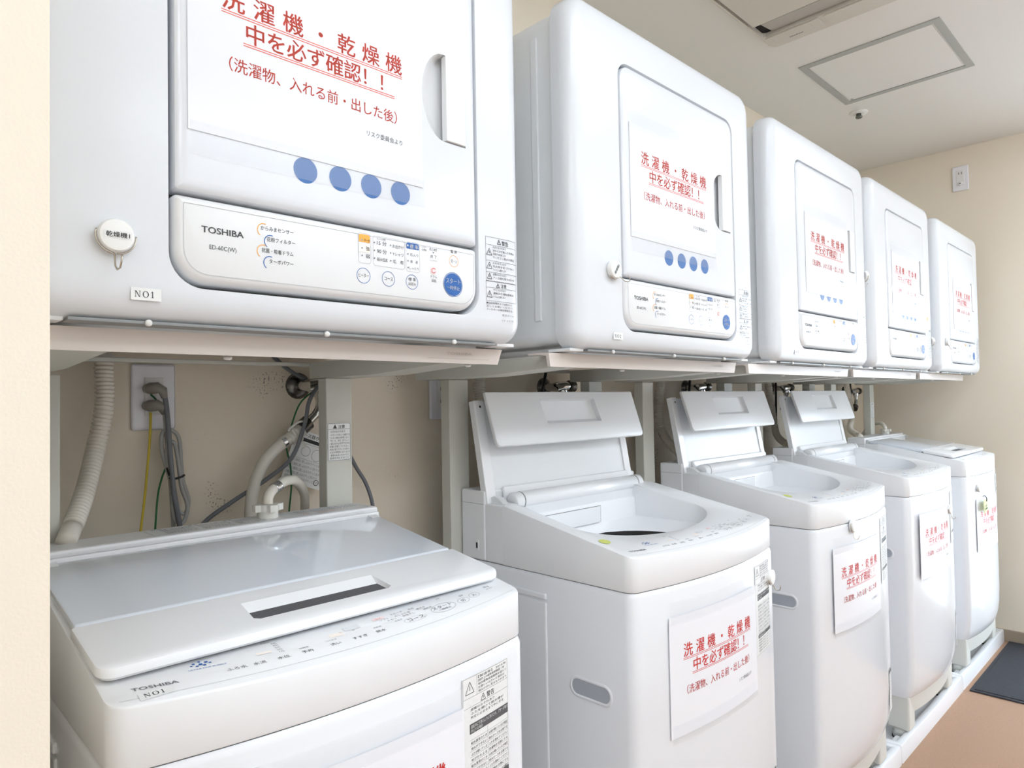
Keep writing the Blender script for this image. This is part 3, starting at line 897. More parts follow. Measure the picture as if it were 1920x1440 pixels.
    for x in (.0015, WW - .0135):
        f = MB(); f.box(x, x + .012, .318, .374, Zt(.8165), Zt(.936), .003); f.build('side_wall', t, m_wtop)
    # detergent drawer in the rear wall of the basin
    f = MB(); f.box(.095, .298, .3035, .3075, Zt(.866), Zt(.903), .001); k = f.build('detergent_drawer', t, m_wtop)
    f = MB(); f.rect(.0935, .2995, Zt(.9032), Zt(.9043), lambda u, v: (u, .3030, v)); f.rect(.2985, .2995, Zt(.866), Zt(.904), lambda u, v: (u, .3030, v)); f.rect(.0935, .0945, Zt(.866), Zt(.904), lambda u, v: (u, .3030, v)); f.build('drawer_gap', k, m_gap)
    # rear housing with hinge cheeks
    f = MB(); f.box(0.0, WW, .372, WD, Zt(.8165), Zt(.962), .004); o = f.build('rear_housing', t, m_wtop)
    f = MB()
    for v in (.934,): f.rect(.374, .443, Zt(v), Zt(v) + .0007, lambda a, c: (-.0004, a, c))
    f.build('seam_line', o, m_ink2)
    for x in (0.0, WW - .030):
        f = MB(); f.smooth = True
        pr = [(.30, .925), (.33, .937), (.345, .948), (.36, .951), (.374, .945), (.374, .86), (.30, .86)]
        f.rings([[(xx, y, Zt(z)) for y, z in pr] for xx in (x + .014 if x == 0 else x, x + .030 if x == 0 else x + .016)], True, True)
        o = f.build('hinge_cheek', t, m_wtop); autosmooth(o, 25)
    f = MB(); f.box(-.0012, .002, .392, .402, Zt(.836), Zt(.858), .001); k = f.build('hose_catch', t, m_wtop)
    f = MB(); f.rect(.3945, .3995, Zt(.841), Zt(.853), lambda a, c: (-.0016, a, c)); f.build('catch_hole', k, m_black)
    # prints
    mpd = lambda u, v: (u, v, Zt(deck(v)) + .0004)
    def mpt(x, y, ang=0.0):
        """text frame lying on the sloping deck with its base line following the bowed edge"""
        return lambda u, v: (u, y + v * .86 + (front_y(u) - front_y(WW / 2)) * .85, Zt(deck(y + v * .86 + (front_y(u) - front_y(WW / 2)) * .85)) + .0005)
    f = MB(); E = mpt(0, -.004)
    f.use(m_ink2); T(f, 'TOSHIBA', .026, .066, .004, .0085, E, .035)
    f.use(m_blue)
    for (a, c, r) in ((.094, .040, .0012), (.088, .037, .0013), (.1, .037, .0016), (.094, .034, .0018), (.085, .033, .001), (.103, .034, .0012), (.097, .031, .0014), (.09, .031, .0012)): f.rect(a - r, a + r, c - r, c + r, E)
    T(f, 'ULTRA FINE BUBBLE', .080, .116, .023, .0036, E)
    f.use(m_ink)
    for s_, u, v, h in (('ふろ水', .1110, .006, .0068), ('水流', .1375, .006, .0068), ('水位', .1630, .006, .0068), ('予約', .1900, .006, .0068), ('洗い', .2240, .006, .0068), ('すすぎ', .2520, .006, .0068), ('脱水', .2840, .006, .0068)):
        T(f, s_, u, None, v, h, E)
    f.use(m_ink2)
    for k, s_ in enumerate(('54L', '45L', '33L', '26L', '12L')): T(f, s_, .1700, None, .0440 - k * .0056, .0046, E)
    for s_, u, v, h in (('水位cm', .160, .050, .0034), ('時間後', .191, .017, .0038), ('つけおき', .222, .018, .0038), ('分', .246, .030, .0034), ('回', .262, .028, .0034), ('風乾燥', .286, .018, .0038), ('毛布', .350, .037, .005), ('槽洗浄', .360, .031, .005), ('槽乾燥', .368, .025, .005), ('スピード', .322, .038, .005), ('おしゃれ着', .325, .031, .005), ('部屋干し', .334, .025, .005), ('ソフト', .302, .031, .005), ('メモリ', .310, .025, .005), ('お急ぎ', .318, .019, .004), ('電源', .434, .026, .0042), ('予約', .400, .040, .0035), ('AW-8D6', .483, .016, .0035)): T(f, s_, u, None, v, h, E)
    f.use(m_pink); f.rect(.296, .313, .0365, .0425, E); f.use(m_redw); T(f, '標準', .2985, None, .0370, .0052, E)
    f.use(m_peach); f.rect(.232, .2500, .0240, .0330, E); f.rect(.148, .1640, .0260, .0310, E)
    f.use(mat('lcd_pale', (226, 228, 230), .4)); f.rect(.254, .275, .031, .041, E)
    f.use(m_ink); T(f, 'コース', .332, None, .0085, .0095, E); T(f, 'スタート', .378, None, .0155, .0088, E); T(f, '一時停止', .384, None, .0085, .0056, E); T(f, '切', .428, None, .0110, .0080, E); T(f, '入', .452, None, .0140, .0080, E)
    f.use(m_ink2); T(f, '8kg', .484, None, .0225, .0075, E)
    f.ring((.3955, .0150), .0120, .0006, E, 30, rx=.0210); f.ring((.4325, .0140), .0075, .0005, E, 24, rx=.0105); f.ring((.4565, .0165), .0070, .0004, E, 24, rx=.0100); f.ring((.3450, .0115), .0070, .0003, E, 24, rx=.0175)
    f.use(m_inkl); f.rect(.012, .518, -.0125, -.0120, E, 24)
    f.build('panel_print', t, normals=False)
    # rating label on the front right
    f = MB(); mpw = lambda u, v: (u, front_y(u) - .0012, v - ZT)
    f.use(m_label); f.rect(.392, .486, .612, .797, mpw, 6)
    mpx = lambda u, v: (u, front_y(u) - .0015, v - ZT)
    f.use(m_ink2); f.frame(.393, .485, .613, .796, .0004, mpx, 6)
    for v in (.770, .758): f.rect(.393, .485, v, v + .0004, mpx, 6)
    f.rect(.4195, .4199, .770, .796, mpx); f.rect(.4400, .4404, .660, .724, mpx)
    for k in range(9): f.rect(.405, .485, .716 - k * .0072, .7163 - k * .0072, mpx, 6)
    f.use(m_slot); f.rect(.405, .485, .724, .7365, mpx, 6); f.rect(.405, .485, .6460, .6530, mpx, 6)
    f.use(m_ink)
    for (u, v, q) in ((.406, .7755, .015), (.432, .7595, .0085)):
        o_ = [(u - q * .55, v), (u + q * .55, v), (u, v + q)]
        for i in range(3):
            a, c = o_[i], o_[(i + 1) % 3]; n_ = Vector((c[1] - a[1], a[0] - c[0])).normalized() * .0004
            f.add([mpx(a[0] - n_.x, a[1] - n_.y), mpx(c[0] - n_.x, c[1] - n_.y), mpx(c[0] + n_.x, c[1] + n_.y), mpx(a[0] + n_.x, a[1] + n_.y)], [(0, 1, 2, 3)])
        f.rect(u - .0005, u + .0005, v + q * .25, v + q * .65, mpx)
    T(f, '警告', .439, .455, .7605, .0078, mpx, .01)
    for k, s_ in enumerate(('【製造年】 2015年', '【設計上の標準使用期間】7年', '設計標準使用期間を超えて', 'お使いいただいた場合は', '発火けがに至るおそれあり')): T(f, s_, .4225, .4820 - (k % 2) * .004, .7905 - k * .0046, .0036, mpx)
    for k, s_ in enumerate(('感電のおそれあり', 'ふたを開けて脱水槽が', '完全に止まるまで中に手を')): T(f, s_, .407, .475 - (k == 0) * .02, .7530 - k * .0050, .0038, mpx)
    for k in range(9):
        T(f, ('給水異常のとき', '排水ができない', 'ふたが開いている', '布がかたよる')[k % 4], .4070, .4380, .7105 - k * .0072, .0042, mpx)
        T(f, ('水栓が開いているか確認', '排水ホースを点検する', 'ふたを閉めてください', '洗濯物を均等にする')[k % 4], .4420, .4830, .7105 - k * .0072, .0042, mpx)
    for k in range(5): T(f, '取扱説明書をよくお読みの上正しくお使いください', .407, .483, .6400 - k * .0055, .0036, mpx)
    f.use(m_label); T(f, '運転中に下表のように表示され、ブザーが鳴り', .407, .484, .7305, .0052, mpx, .01); T(f, '停止する場合', .407, .430, .7255, .0045, mpx, .01); T(f, '異常表示のとき', .410, .45, .6475, .0045, mpx)
    f.build('rating_label', t, normals=False)
    # lower label near the foot
    f = MB(); f.use(m_label); f.rect(.466, .507, .225, .345, mpw, 3); f.use(m_slot); f.rect(.467, .506, .333, .343, mpx, 3)
    f.use(m_ink2)
    for k in range(12): T(f, '仕様と定格の表示', .468, .504 - (k % 3) * .004, .326 - k * .0082, .0045, mpx)
    f.build('lower_label', t, normals=False)
    # print on the rear housing
    f = MB(); mpb = lambda u, v: (u, .380 + (v - .395) * .72, Zt(.9625))
    f.use(m_ink2); f.frame(.155, .335, .395, .475, .0006, mpb); f.frame(.385, .515, .395, .475, .0006, mpb)
    f.use(m_ink)
    for c_ in range(3):
        for k in range(5): T(f, ('感電・けがのおそれ', '修理以外は分解しない', '水をかけないで下さい', '引火物を入れない事', '回転中は手を入れない')[(k + c_) % 5], .175 + c_ * .054, .222 + c_ * .054, .455 - k * .0125, .0085, mpb)
        T(f, '警告', .165 + c_ * .054, .180 + c_ * .054, .4665, .0075, mpb)
    for k in range(3): T(f, '給水口と吸水口の点検お手入れ方法', .392, .508, .458 - k * .012, .0085, mpb)
    f.use(mat('print_salmon', (226, 160, 140), .6))
    for k in range(2): T(f, 'お願い　給水栓を閉めること', .392, .480, .420 - k * .013, .009, mpb)
    f.build('rear_print', t, normals=False)
    return t

LEAFZ = .905
def add_closed_lid(t):
    """bi-fold lid lying shut: tinted rear leaf and white front leaf with its pull slot"""
    z_l = lambda y: .9005 + .150 * (y - .030)
    lid = empty('lid', (0, 0, 0)); lid.parent = t; CHILD.setdefault(t.name, []).append(lid)
    X0, X1 = .004, .520
    def slab(x0, x1, y0, y1, th, r, name, m, holes=None, parent=lid):
        f = MB(); f.smooth = True
        rs = []
        for d_, q in ((.004, -th), (0, -th + .004), (0, -.0035), (.001, -.001), (.003, 0)):
            rs.append([(p[0], p[1], Zt(z_l(p[1]) + q)) for p in rin(x0, x1, y0, y1, r, d_, 5)])
        f.rings(rs, True, False)
        f.poly([rin(x0, x1, y0, y1, r, .003, 5)] + (holes or []), lambda u, v: (u, v, Zt(z_l(v))))
        o = f.build(name, parent, m); autosmooth(o, 35); return o
    hole = [(.170, .118), (.351, .118), (.353, .073), (.346, .068), (.172, .068), (.166, .073)]
    fl = slab(X0 - .002, X1 + .002, .039, .150, .0135, [.016, .016, .003, .003], 'front_leaf', m_wlid, [hole])
    f = MB(); g = lambda p, q: (p[0], p[1], Zt(z_l(p[1]) - q))
    lo = [(.1715, .1015), (.3495, .1015), (.352, .0745), (.346, .0695), (.172, .0695), (.167, .0745)]
    f.rings([[g(p, 0) for p in hole], [g(p, .0062) for p in lo]]); o = f.build('pull_slot', fl, m_wlid)
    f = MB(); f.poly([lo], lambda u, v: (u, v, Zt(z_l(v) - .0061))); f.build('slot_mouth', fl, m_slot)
    slab(X0 + .002, X1 - .002, .152, .358, .012, [.003, .003, .006, .006], 'rear_leaf', m_tint)
    f = MB(); f.box(X0 + .006, X1 + .004, .359, .3665, Zt(.935), Zt(.9545), .002); f.build('hinge_strip', lid, m_wlid)
    return lid

def add_open_lid(t):
    lid = empty('lid', (0, 0, 0)); lid.parent = t; CHILD.setdefault(t.name, []).append(lid)
    # rear leaf standing up, leaning back
    b0, b1 = Vector((0, .374, Zt(.905))), Vector((0, .418, Zt(1.148)))
    ax = (b1 - b0).normalized(); nn = Vector((0, -ax.z, ax.y))          # nn faces the room
    L = (b1 - b0).length
    def Q(x, s, h): p = b0 + ax * s + nn * h; return (x, p.y, p.z)
    def pbox(x0, x1, s0, s1, h0, h1, name, m, parent=lid, bev=.002):
        bm = bmesh.new(); bmesh.ops.create_cube(bm, size=1)
        for v in bm.verts: v.co = Vector(((x0 + x1) / 2 + v.co.x * (x1 - x0), (s0 + s1) / 2 + v.co.y * (s1 - s0), (h0 + h1) / 2 + v.co.z * (h1 - h0)))
        bmesh.ops.bevel(bm, geom=bm.edges[:], offset=bev, segments=2, profile=.5, affect='EDGES')
        for v in bm.verts: v.co = Vector(Q(*v.co))
        f = MB(); f.bm(bm); return f.build(name, parent, m)
    lf = pbox(.006, .512, 0, L, 0, .010, 'rear_leaf', m_wleaf)
    pbox(.003, .030, -.004, L + .002, -.004, .014, 'leaf_edge', m_wlid, lf)
    pbox(.490, .515, -.004, L + .002, -.004, .014, 'leaf_edge', m_wlid, lf)
    f = MB(); f.disc((.018, L - .012), .0028, 12, mp=lambda u, v: Q(u, v, .0146)); f.build('pin_hole', lf, m_black, normals=False)
    pbox(.050, .492, .010, .060, .010, .020, 'seal_ledge', m_wlid, lf, .004)
    # roller shaped seal lip
    f = MB(); f.smooth = True
    y, z = .336, Zt(.9385)
    f.tube([(.045, y, z), (.048, y, z), (.492, y, z), (.495, y, z)], [.014, .0190, .0190, .014], 20); f.build('seal_roll', lid, m_wlid)
    for x in (.066, .472):
        f = MB(); f.smooth = True; f.tube([(x, y, z), (x + .0022, y, z)], .0193, 20); f.build('roll_groove', lid, m_slot)
    # front leaf folded forward over the top of the rear leaf
    a0, a1 = Vector((0, .372, Zt(1.170))), Vector((0, .334, Zt(1.056)))
    ax = (a1 - a0).normalized(); nn = Vector((0, ax.z, -ax.y)); b0 = a0; L2 = (a1 - a0).length
    hole = [(.166, .018), (.360, .018), (.368, .076), (.174, .076)]
    f = MB(); f.smooth = True
    RL = [.003, .003, .012, .012]
    rs = [[Q(p[0], p[1], h) for p in rin(.006, .524, 0, L2, RL, d_, 5)] for d_, h in ((.003, -.010), (0, -.008), (0, -.002), (.0012, -.0005), (.003, 0))]
    f.rings(rs, True)
    f.poly([rin(.006, .524, 0, L2, RL, .003, 5), hole], lambda u, v: Q(u, v, 0))
    fl = f.build('front_leaf', lid, m_wleaf); autosmooth(fl, 35)
    f = MB(); lo = [(.169, .021), (.358, .021), (.363, .061), (.179, .061)]
    f.rings([[Q(p[0], p[1], 0) for p in hole], [Q(p[0], p[1], -.018) for p in lo]]); f.poly([lo], lambda u, v: Q(u, v, -.018)); f.build('pull_slot', fl, m_wleaf)
    f = MB(); f.add([Q(.1795, .0605, -.0174), Q(.3625, .0605, -.0174), Q(.3672, .0755, -.0003), Q(.1745, .0755, -.0003)], [(0, 1, 2, 3)]); f.build('lit_slot_lip', fl, m_wlid)  # paler strip paints the light caught by the slot's lower wall
    return lid

WL = ['white top loading washing machine numbered 1 with its lid shut, nearest the camera',
      'white top loading washing machine with open lid, second from the left',
      'white top loading washing machine with open lid, in the middle of the row',
      'white top loading washing machine with open lid, fourth from the left',
      'white top loading washing machine with its lid shut, farthest away by the right wall']
body0 = make_washer_body()
ROOT = [body0] + [copy_tree(body0) for _ in range(4)]
add_closed_lid(body0); add_open_lid(ROOT[1])
def clone_lid(src, dst):
    for ch in CHILD[src.name]:
        if ch.name.startswith('lid'):
            copy_tree(ch, dst)
clone_lid(ROOT[1], ROOT[2]); clone_lid(ROOT[1], ROOT[3]); clone_lid(body0, ROOT[4])
for i, o in enumerate(ROOT):
    o.location = (WX[i], WYF, ZT)
    tag(o, WL[i], 'washing machine', 'washing machines in the lower row')
# number sticker on the first washer, green sticker on the second
f = MB(); mpa = lambda u, v: (u, v, Zt(deck(v)) + .0008); mpb_ = lambda u, v: (u, v, Zt(deck(v)) + .0011)
f.use(m_label); f.rect(.028, .058, .0015, .0135, mpa); f.use(m_tie); serif(f, 'NO1', .0325, .0045, .0062, mpb_)
f.build('number_sticker', ROOT[0], normals=False)
for i in (1, 2):
    f = MB(); f.use(m_sticky); f.disc((.026, .078), .011, 24, mp=mpa); f.build('green_sticker', ROOT[i], normals=False)

# notices taped to the washers follow the bowed front
def wash_notice():
    t = empty('notice_paper', (0, 0, 0))
    u0 = .075
    mpw = lambda h: (lambda u, v: (u, front_y(u + u0) - h, v))
    f = MB(); f.rect(0, .303, 0, .212, mpw(.0022), 16); f.rect(0, .303, 0, .212, mpw(.0030), 16)
    for u in (0, .303): f.add([mpw(.0022)(u, 0), mpw(.0030)(u, 0), mpw(.0030)(u, .212), mpw(.0022)(u, .212)], [(0, 1, 2, 3)])
    f.smooth = False; f.build('sheet', t, m_paper_w, merge=True)
    notice_letters(lambda u, v: (u, front_y(u + u0) - .0033, v - .006), m_redw).build('lettering', t, normals=False)
    f = MB(); f.rect(.004, .300, -.010, .022, mpw(.0036), 12); f.build('clear_tape', t, m_tape, normals=False)
    f = MB(); f.rect(.004, .300, .198, .238, mpw(.0036), 12); f.build('clear_tape', t, m_tape, normals=False)
    return t
WNL = ['red lettered notice on the front of washing machine number 1, mostly below the picture edge', 'large red lettered notice taped to the front of the second washing machine', 'red lettered notice on the front of the middle washing machine',
       'red lettered notice on the front of the fourth washing machine', 'red lettered notice on the farthest washing machine, behind a hanging key tag']
w0 = wash_notice()
for i, (u, z) in enumerate(((.088, .552), (.081, .550), (.063, .550), (.052, .545), (.075, .508))):
    o = w0 if i == 0 else copy_tree(w0)
    o.location = (WX[i] + u, WYF - .001, z)
    tag(o, WNL[i], 'notice', 'laminated notices on the washing machines')

# ================================================================== DRIP PANS
TX = [.13, .88, 1.6266, 2.3666, 3.110, 3.859]
PAN_L = ['white drip pan under the first washing machine', 'white drip pan under the second washing machine', 'white drip pan under the middle washing machine', 'white drip pan under the fourth washing machine', 'white drip pan under the farthest washing machine, against the right wall']
for i in range(5):
    x0, x1 = TX[i] + .002, TX[i + 1] - .002
    t = empty('drip_pan', ((x0 + x1) / 2, .96, 0), PAN_L[i], 'drip pan', 'drip pans under the washing machines')
    w, y0, y1 = (x1 - x0) / 2, .712 - .96, 1.145 - .96
    f = MB(); f.smooth = True
    rs = []
    for d_, z in ((0, 0.0), (.001, .050), (.003, .0545), (.005, .055), (.022, .055), (.024, .053), (.027, .024)):
        rs.append([(p[0], p[1], z) for p in rin(-w, w, y0, y1, [.006] * 4, d_, 3)])
    f.rings(rs, True, True); o = f.build('tray', t, m_pan); autosmooth(o, 40)
    for sx in (-1, 1):
        f = MB(); f.box(sx * (w - .06) - .03, sx * (w - .06) + .03, y0 + .030, y0 + .046, .020, .044, .003); f.build('foot_rest', t, m_pan)
    f = MB(); f.smooth = True; f.tube([(w - .10, y1 - .12, .020), (w - .10, y1 - .12, .028)], .04, 20); f.build('drain_cover', t, m_pan)

# ================================================================== MAGNET HOOKS
def hook(loc, rotz=0.0, spin=0.0, label='', txt=None, s=1.0):
    """round magnet with a swivelling wire hook; faces -y before rotation"""
    t = empty('magnet_hook', loc, label, 'hook', 'round magnet hooks', rot=(0, spin, rotz))
    f = MB(); f.smooth = True
    f.tube([(0, 0, 0), (0, -.002, 0), (0, -.0085, 0), (0, -.0105, 0), (0, -.011, 0)], [.0150, .0160, .0160, .0148, .0120], 28); o = f.build('disc', t, m_disc); autosmooth(o, 40)
    f = MB(); f.smooth = True
    arc = [(.0175 * math.cos(a), -.006, .0175 * math.sin(a)) for a in [math.radians(165 + 8.3 * k) for k in range(25)]]
    f.tube(arc[:13] + [(-.0018, -.008, -.019), (-.0018, -.010, -.030), (-.0010, -.0135, -.034), (0, -.0190, -.033), (.0006, -.0215, -.027), (.0010, -.022, -.021)], .0009, 8)
    f.tube(arc[13:] , .0009, 8)
    f.build('wire', t, m_wire)
    if txt:
        f = MB(); f.use(m_label); f.rect(-.0115, .0120, -.0035, .0035, lambda u, v: (u, -.0114, v)); f.use(m_ink); T(f, txt, -.0100, .0105, -.0022, .0058, lambda u, v: (u, -.0117, v), .01)
        f.build('name_strip', t, normals=False)
    return t
hook((DX[0] - .0536, DYF - .0004, 1.3150), 0, math.radians(0), 'round white magnet hook named as dryer 1, left of the control panel', '乾燥機1')
hook((DX[1] - .0337, DYF - .0004, 1.3790), 0, math.radians(-55), 'round white magnet hook left of the door of dryer number 2', '乾燥機2')
hook((DX[2] + .500, DYF + .008, 1.518), math.radians(55), math.radians(-20), 'white magnet hook on the right edge of the middle dryer')
hook((DX[3] + .500, DYF + .008, 1.349), math.radians(55), math.radians(-20), 'white magnet hook on the right edge of the fourth dryer')
hook((DX[4] - .0643, DYF - .0004, 1.357), 0, math.radians(-30), 'white magnet hook left of the control panel of the farthest dryer')
def wfront(i, u, z): return (WX[i] + u, WYF + front_y(u) - .0005, z)
hook(wfront(1, .486, .757), math.radians(8), math.radians(-25), 'white magnet hook on the rating label of the second washing machine')
hook(wfront(2, .165, .808), 0, math.radians(15), 'white magnet hook on the seam of the middle washing machine')
hook(wfront(3, .352, .740), 0, math.radians(-10), 'white magnet hook on the fourth washing machine, above its notice')
hook(wfront(4, .10, .765), math.radians(-5), 0, 'white magnet hook on the farthest washing machine, holding a key tag')
# key tag
kx, ky, kz = wfront(4, .10, .765)
t = empty('key_tag', (kx + .030, ky - .020, kz - .098), 'pale green key tag hanging on a dark cord from a hook', 'key tag', rot=(0, math.radians(-5), 0))
f = MB(); f.box(-.030, .030, -.0015, .0015, 0, .050, .0012); f.build('tag', t, m_tagp)
f = MB(); mp = lambda u, v: (u, -.0018, v); T(f, '洗濯室', -.010, .014, .022, .009, mp, .02); T(f, '洗濯機用鍵', -.020, .022, .010, .009, mp, .02); f.build('tag_print', t, m_ink, normals=False)
f = MB(); f.smooth = True; f.tube(cr_spline([(.006, -.003, .042), (.004, -.004, .055), (-.008, -.002, .066), (-.020, -.002, .070), (-.029, .001, .069)], 6), .0016, 8); f.build('cord', t, m_cordk)

# ================================================================== PIPES, CORDS AND OUTLETS BEHIND THE MACHINES
def outlet(x, label):
    t = empty('wall_outlet', (x, YB, 1.110), label, 'outlet', 'outlets on the back wall')
    f = MB(); f.box(-.0355, .0355, -.007, 0, 0, .115, .005, 3); f.build('plate', t, m_plate)
    f = MB(); f.box(-.0155, .0155, -.0095, -.005, .026, .091, .001); k = f.build('insert', t, m_insert)
    for z in (.042, .072):
        for dx in (-.0055, .0055):
            f = MB(); f.box(dx - .001, dx + .001, -.0099, -.009, z - .004, z + .004); f.build('slot', k, m_black)
    return t
outlet(.391, 'white double outlet with two grey plugs on the wall above washing machine number 1')
outlet(1.030, 'white outlet on the back wall, half hidden behind the second stand post')

def strand(name, pts, r, m, label, cat, n=8, group=None):
    o = empty(name, tuple(pts[-1]), label, cat, group)
    L_ = Vector(pts[-1])
    f = MB(); f.smooth = True
    f.tube([p - L_ for p in cr_spline(pts, n)], r, 10)
    f.build('strand', o, m)
    return o
# plugs and cords at the first outlet
def plug(parent, x, z, side=1):
    f = MB(); f.smooth = True
    f.tube([(x - .012, 1.279, z), (x - .010, 1.272, z), (x + .004, 1.266, z), (x + .012, 1.266, z - .006), (x + .0145, 1.266, z - .016)], [.0085, .0100, .0100, .0080, .0052], 14)
    f.build('plug', parent, m_plug)
c = empty('power_cord', (.421, 1.262, .93), 'grey power cord with right angled plug and a tied coil, hanging from the outlet', 'power cord')
O = Vector((.421, 1.262, .93))
def ch(parent, name, pts, r, m, n=8):
    f = MB(); f.smooth = True; f.tube([p - O for p in cr_spline(pts, n)], r, 10); return f.build(name, parent, m)
f = MB(); f.smooth = True
f.tube([Vector(p) - O for p in [(.379, 1.2895, 1.182), (.381, 1.277, 1.182), (.388, 1.268, 1.183), (.397, 1.266, 1.178), (.400, 1.266, 1.165)]], [.0080, .0100, .0100, .0080, .0050], 14); f.build('plug', c, m_plug)
ch(c, 'cord', [(.400, 1.266, 1.168), (.4015, 1.262, 1.150), (.4030, 1.258, 1.116), (.4060, 1.256, 1.060), (.4110, 1.256, 1.004), (.4200, 1.258, .951), (.422, 1.262, .93)], .0042, m_cordb)
ch(c, 'coil_loop', [(.410, 1.268, 1.02), (.396, 1.268, 1.075), (.397, 1.268, 1.105), (.410, 1.268, 1.110), (.4235, 1.268, 1.094), (.427, 1.268, 1.050), (.430, 1.268, 1.02), (.439, 1.268, .985), (.433, 1.268, .962), (.420, 1.268, .975), (.413, 1.268, 1.02)], .0034, m_cord)
ch(c, 'coil_loop', [(.412, 1.264, 1.02), (.402, 1.264, 1.060), (.405, 1.264, 1.086), (.415, 1.264, 1.086), (.421, 1.264, 1.055), (.426, 1.264, 1.01), (.436, 1.264, .975), (.428, 1.264, .948), (.415, 1.264, .955), (.411, 1.264, .985), (.413, 1.264, 1.02)], .0034, m_cord)
ch(c, 'cable_tie', [(.404, 1.258, 1.028), (.411, 1.2585, 1.0255), (.424, 1.260, 1.0275), (.431, 1.264, 1.030)], .0019, m_tie)
ch(c, 'tie_tail', [(.404, 1.257, 1.032), (.399, 1.250, 1.042), (.397, 1.247, 1.046)], .0017, m_tie)
c = empty('power_cord', (.385, 1.262, 1.13), 'grey plug in the lower socket with a short sleeve', 'power cord'); O = Vector((.385, 1.262, 1.13))
f = MB(); f.smooth = True
f.tube([Vector(p) - O for p in [(.378, 1.2895, 1.152), (.380, 1.277, 1.152), (.388, 1.268, 1.153), (.397, 1.269, 1.149), (.401, 1.270, 1.138)]], [.0080, .0100, .0100, .0080, .0050], 14); f.build('plug', c, m_plug)
ch(c, 'cord', [(.401, 1.270, 1.139), (.404, 1.270, 1.10), (.410, 1.272, 1.03), (.415, 1.275, .97), (.417, 1.276, .93)], .0036, m_cord)
strand('earth_wire', [(.383, 1.284, 1.141), (.3805, 1.280, 1.098), (.375, 1.276, 1.044), (.3695, 1.274, .991), (.3635, 1.272, .945), (.362, 1.272, .92)], .0020, m_yel, 'thin yellow earth wire hanging from the lower plug', 'wire')
strand('earth_wire', [(.384, 1.287, 1.172), (.392, 1.280, 1.160), (.406, 1.276, 1.128), (.412, 1.277, 1.088), (.406, 1.277, 1.05), (.398, 1.277, 1.026), (.391, 1.275, .997), (.386, 1.272, .945), (.385, 1.272, .92)], .0016, m_grn, 'thin green earth wire winding down beside the coiled cord', 'wire')

# corrugated drain hoses
def drain(pts, r, label, m=m_hose, pitch=.0066):
    base = Vector(pts[-1]); t = empty('drain_hose', base, label, 'hose', 'corrugated drain hoses')
    P_ = [p - base for p in cr_spline(pts, 40)]
    out, rad, acc, last = [], [], 0.0, None
    # resample with ribs
    L_ = [0.0]
    for a, b_ in zip(P_, P_[1:]): L_.append(L_[-1] + (b_ - a).length)
    def at(s):
        for i in range(len(L_) - 1):
            if L_[i + 1] >= s:
                k = (s - L_[i]) / max(L_[i + 1] - L_[i], 1e-9); return P_[i].lerp(P_[i + 1], k)
        return P_[-1]
    tot = L_[-1]; cuff = .030
    n = int((tot - cuff) / pitch)
    for i in range(n):
        for q, rr in ((0, .80), (.2, 1.0), (.55, 1.0), (.75, .80)):
            out.append(at((i + q) * pitch)); rad.append(r * rr)
    f = MB(); f.smooth = True; f.tube(out, rad, 16); f.build('corrugated_tube', t, m)
    f = MB(); f.smooth = True; f.tube([at(tot - cuff - .002), at(tot - cuff * .6), at(tot - cuff * .3), at(tot)], r * .93, 16); f.build('cuff', t, m)
drain([(.306, 1.262, 1.250), (.305, 1.256, 1.20), (.303, 1.248, 1.15), (.288, 1.236, 1.085), (.268, 1.200, 1.032), (.246, 1.160, .993), (.224, 1.118, .9640)], .0142, 'cream corrugated drain hose hanging down to the back corner of washing machine number 1')
drain([(1.114, 1.255, 1.240), (1.114, 1.25, 1.18), (1.110, 1.24, 1.11), (1.09, 1.21, 1.03), (1.055, 1.125, .9615)], .0142, 'corrugated drain hose behind the open lid of the second washing machine')
drain([(1.905, 1.255, 1.240), (1.892, 1.25, 1.19), (1.875, 1.245, 1.10), (1.880, 1.23, 1.03), (1.835, 1.125, .9615)], .0142, 'brownish corrugated drain hose between the second and middle washing machines')
drain([(2.668, 1.255, 1.240), (2.672, 1.25, 1.17), (2.690, 1.245, 1.06), (2.67, 1.22, .99), (2.565, 1.125, .9615)], .0142, 'corrugated drain hose beside the open lid of the fourth washing machine')
drain([(3.500, 1.255, 1.240), (3.508, 1.25, 1.19), (3.530, 1.24, 1.05), (3.42, 1.21, .99), (3.300, 1.125, .9615)], .0142, 'cream drain hose rising behind the farthest washing machine')

# taps
def tap(x, z, label, small=False):
    t = empty('water_tap', (x, YB, z), label, 'tap', 'water taps on the back wall')
    def tb(name, pts, r, m, n=18, par=t):
        f = MB(); f.smooth = True; f.tube(pts, r, n); o = f.build(name, par, m); autosmooth(o, 45); return o
    tb('wall_flange', [(0, 0, 0), (0, -.004, 0), (0, -.010, 0)], [.027, .026, .016], m_tarn)
    tb('body', [(0, -.006, 0), (0, -.034, 0), (.003, -.046, 0), (.03, -.05, .002), (.045, -.05, .002)], [.011, .011, .014, .014, .012], m_chrome)
    k = tb('handle', [(.045, -.05, .002), (.050, -.05, .002), (.066, -.05, .002), (.070, -.05, .002)], [.009, .017, .017, .012], m_tarn)
    sp = tb('spout', [(.022, -.050, -.008), (.022, -.050, -.020), (.022, -.050, -.034), (.018, -.052, -.048), (.008, -.054, -.060), (-.010, -.056, -.075), (-.016, -.056, -.080)], [.0125, .0125, .0085, .0085, .0085, .0085, .0085], m_chrome)
    tb('collar', [(.022, -.050, -.012), (.022, -.050, -.018)], .0145, m_chrome, par=sp)
    tb('coupling', [(-.008, -.056, -.073), (-.026, -.058, -.086)], .0150, m_tarn)
    return t
tap(.664, 1.188, 'chrome water tap on the wall beside the caution label post')
tap(1.395, 1.186, 'dark chrome water tap above the open lid of the second washing machine')
